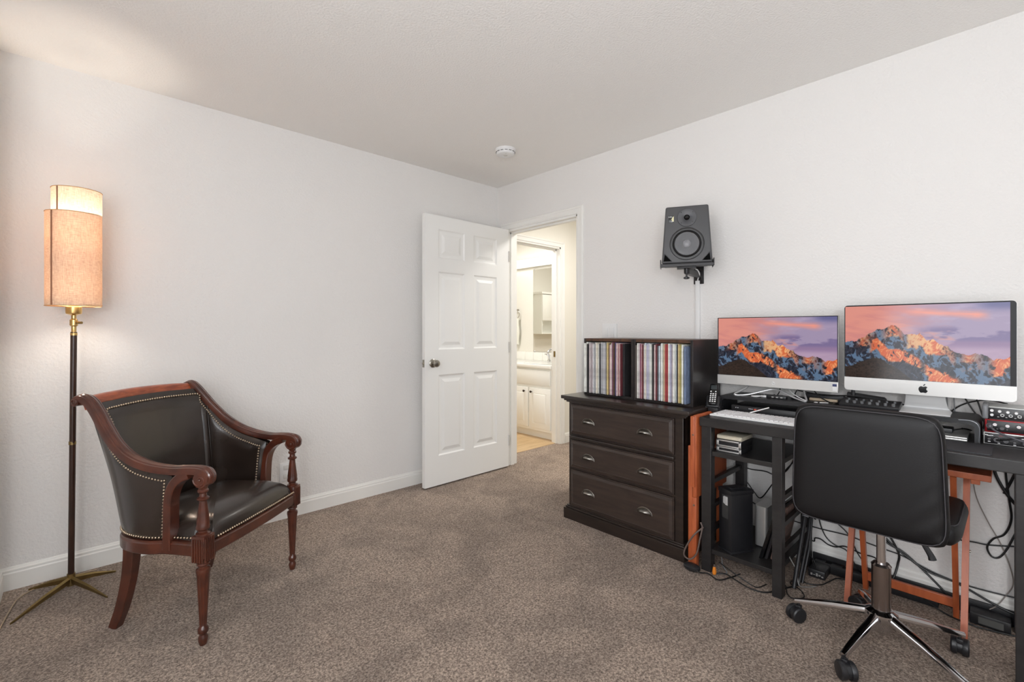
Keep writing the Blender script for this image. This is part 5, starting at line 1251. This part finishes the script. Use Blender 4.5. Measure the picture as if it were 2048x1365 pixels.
# ------------------------------------------------------------------ office chair
HX, HY_ = 2.161, .318
t = thing('office_chair', 'armless black leather office chair on chrome star base, pushed to the desk', 'office chair', (HX, HY_, 0))
def rib(x, y): return .06 * math.sin(18 * (x - y)) * max(0, x - .45) * max(0, .3 - y) * 2.2
RB = Matrix(((0, 0, -1, 0), (-1, 0, 0, 0), (0, 1, 0, 0), (0, 0, 0, 1)))    # pillow x-> -Y, y-> Z, z-> -X
BT = Matrix.Translation((2.012, .346, .690)) @ Matrix.Rotation(math.radians(-1.5), 4, 'Y') @ RB
MB().pillow(BT, .436, .432, .058, rc=.055, bulge=.25, n=48, edge=.62, wr=rib, taper=.035).build('backrest', M_bleather, t, angle=60)
STM = Matrix.Translation((2.238, .328, .515)) @ Matrix.Rotation(math.radians(2.5), 4, 'Y')
MB().pillow(STM, .48, .462, .082, rc=.06, bulge=.2, n=40, edge=.7).build('seat', M_bleather, t, angle=60)
def rim(M, w, h, k, z, tp=0):
    pts = []
    for i in range(96):
        a = 2 * PI * i / 96; c, s_ = math.cos(a), math.sin(a); q = 8
        r = (abs(c) ** q + abs(s_) ** q) ** (-1 / q)
        x = max(-1, min(1, r * c)); y = max(-1, min(1, r * s_))
        pts.append(M @ Vector((x * w / 2 * k * (1 - tp * y), y * h / 2 * k, z)))
    return pts
M_stitch = mat('seam_thread', s8(58, 56, 60), .6)
b = MB(); b.tube(rim(BT, .436, .432, .962, .0215, .035), .0016, 6, True); b.build('seam', M_stitch, t)
b = MB(); b.tube(rim(STM, .48, .462, .955, .030), .0016, 6, True); b.build('seam', M_stitch, t)
MB().box(HX - .09, HX + .09, HY_ - .07, HY_ + .07, .455, .480, .006).build('seat_plate', M_blackp, t)
MB().cyl((HX, HY_, .30), (HX, HY_, .456), .0145, n=28).build('gas_piston', M_chrome, t)
MB().cyl((HX, HY_, .14), (HX, HY_, .315), .0295, n=32).cyl((HX, HY_, .315), (HX, HY_, .323), .031, .024, n=32).build('column_cover', mat('column_metal', s8(150, 140, 136), .22, 1.0), t)
MB().lathe([(.008, .070), (.024, .072), (.028, .080), (.030, .108), (.044, .114), (.051, .128), (.049, .146), (.036, .154), (.030, .158)], Matrix.Translation((HX, HY_, 0)), 36).build('base_hub', M_chrome, t)
b = MB(); b.tube([(HX + .01, HY_ - .05, .465), (HX + .01, HY_ - .085, .456), (HX + .008, HY_ - .105, .445)], .005, 8); lv = b.build('tilt_lever', M_blackp, t)
b = MB(); b.tube(cr([(HX + .008, HY_ - .100, .449), (HX + .008, HY_ - .115, .430), (HX + .008, HY_ - .135, .395), (HX + .008, HY_ - .140, .380)], 5), [.006 + .006 * k / 15 for k in range(16)], 10); b.build('lever_grip', M_blackp, lv)
for k in range(5):
    a = math.radians(94.5 + 72 * k); d = Vector((math.cos(a), math.sin(a), 0)); s_ = Vector((-d.y, d.x, 0)); c = Vector((HX, HY_, 0))
    b = MB(); R = .275
    b.sweep([c + d * .040 + Vector((0, 0, .136)), c + d * .15 + Vector((0, 0, .112)), c + d * R + Vector((0, 0, .078))], [(-.017, -.012), (.017, -.012), (.018, -.004), (.012, .010), (.0, .014), (-.012, .010), (-.018, -.004)], up=(0, 0, 1), scales=[1, .88, .62])
    lg = b.build('base_leg', M_chrome, t, angle=40)
    tip = c + d * (R - .012); ca = a + .9
    dd = Vector((math.cos(ca), math.sin(ca), 0)); ss = Vector((-dd.y, dd.x, 0)); cc = tip + dd * .012
    b = MB(); b.cyl((tip.x, tip.y, .050), (tip.x, tip.y, .076), .005, n=12)
    # hood between the wheels
    b.cyl(cc + Vector((0, 0, .031)) - ss * .007, cc + Vector((0, 0, .031)) + ss * .007, .025, n=24).box(tip.x - .010, tip.x + .010, tip.y - .010, tip.y + .010, .046, .063, .003)
    cs = b.build('caster', M_blackp, lg)
    for sg in (1, -1):
        b = MB(); b.lathe([(.010, 0), (.0285, .001), (.030, .004), (.030, .015), (.026, .019), (.006, .020), (0, .020)], Matrix.Translation(cc + Vector((0, 0, .030)) + ss * sg * .006) @ (Vector((0, 0, 1)).rotation_difference(ss * sg)).to_matrix().to_4x4(), 28)
        b.build('caster_wheel', M_blackp, lg)
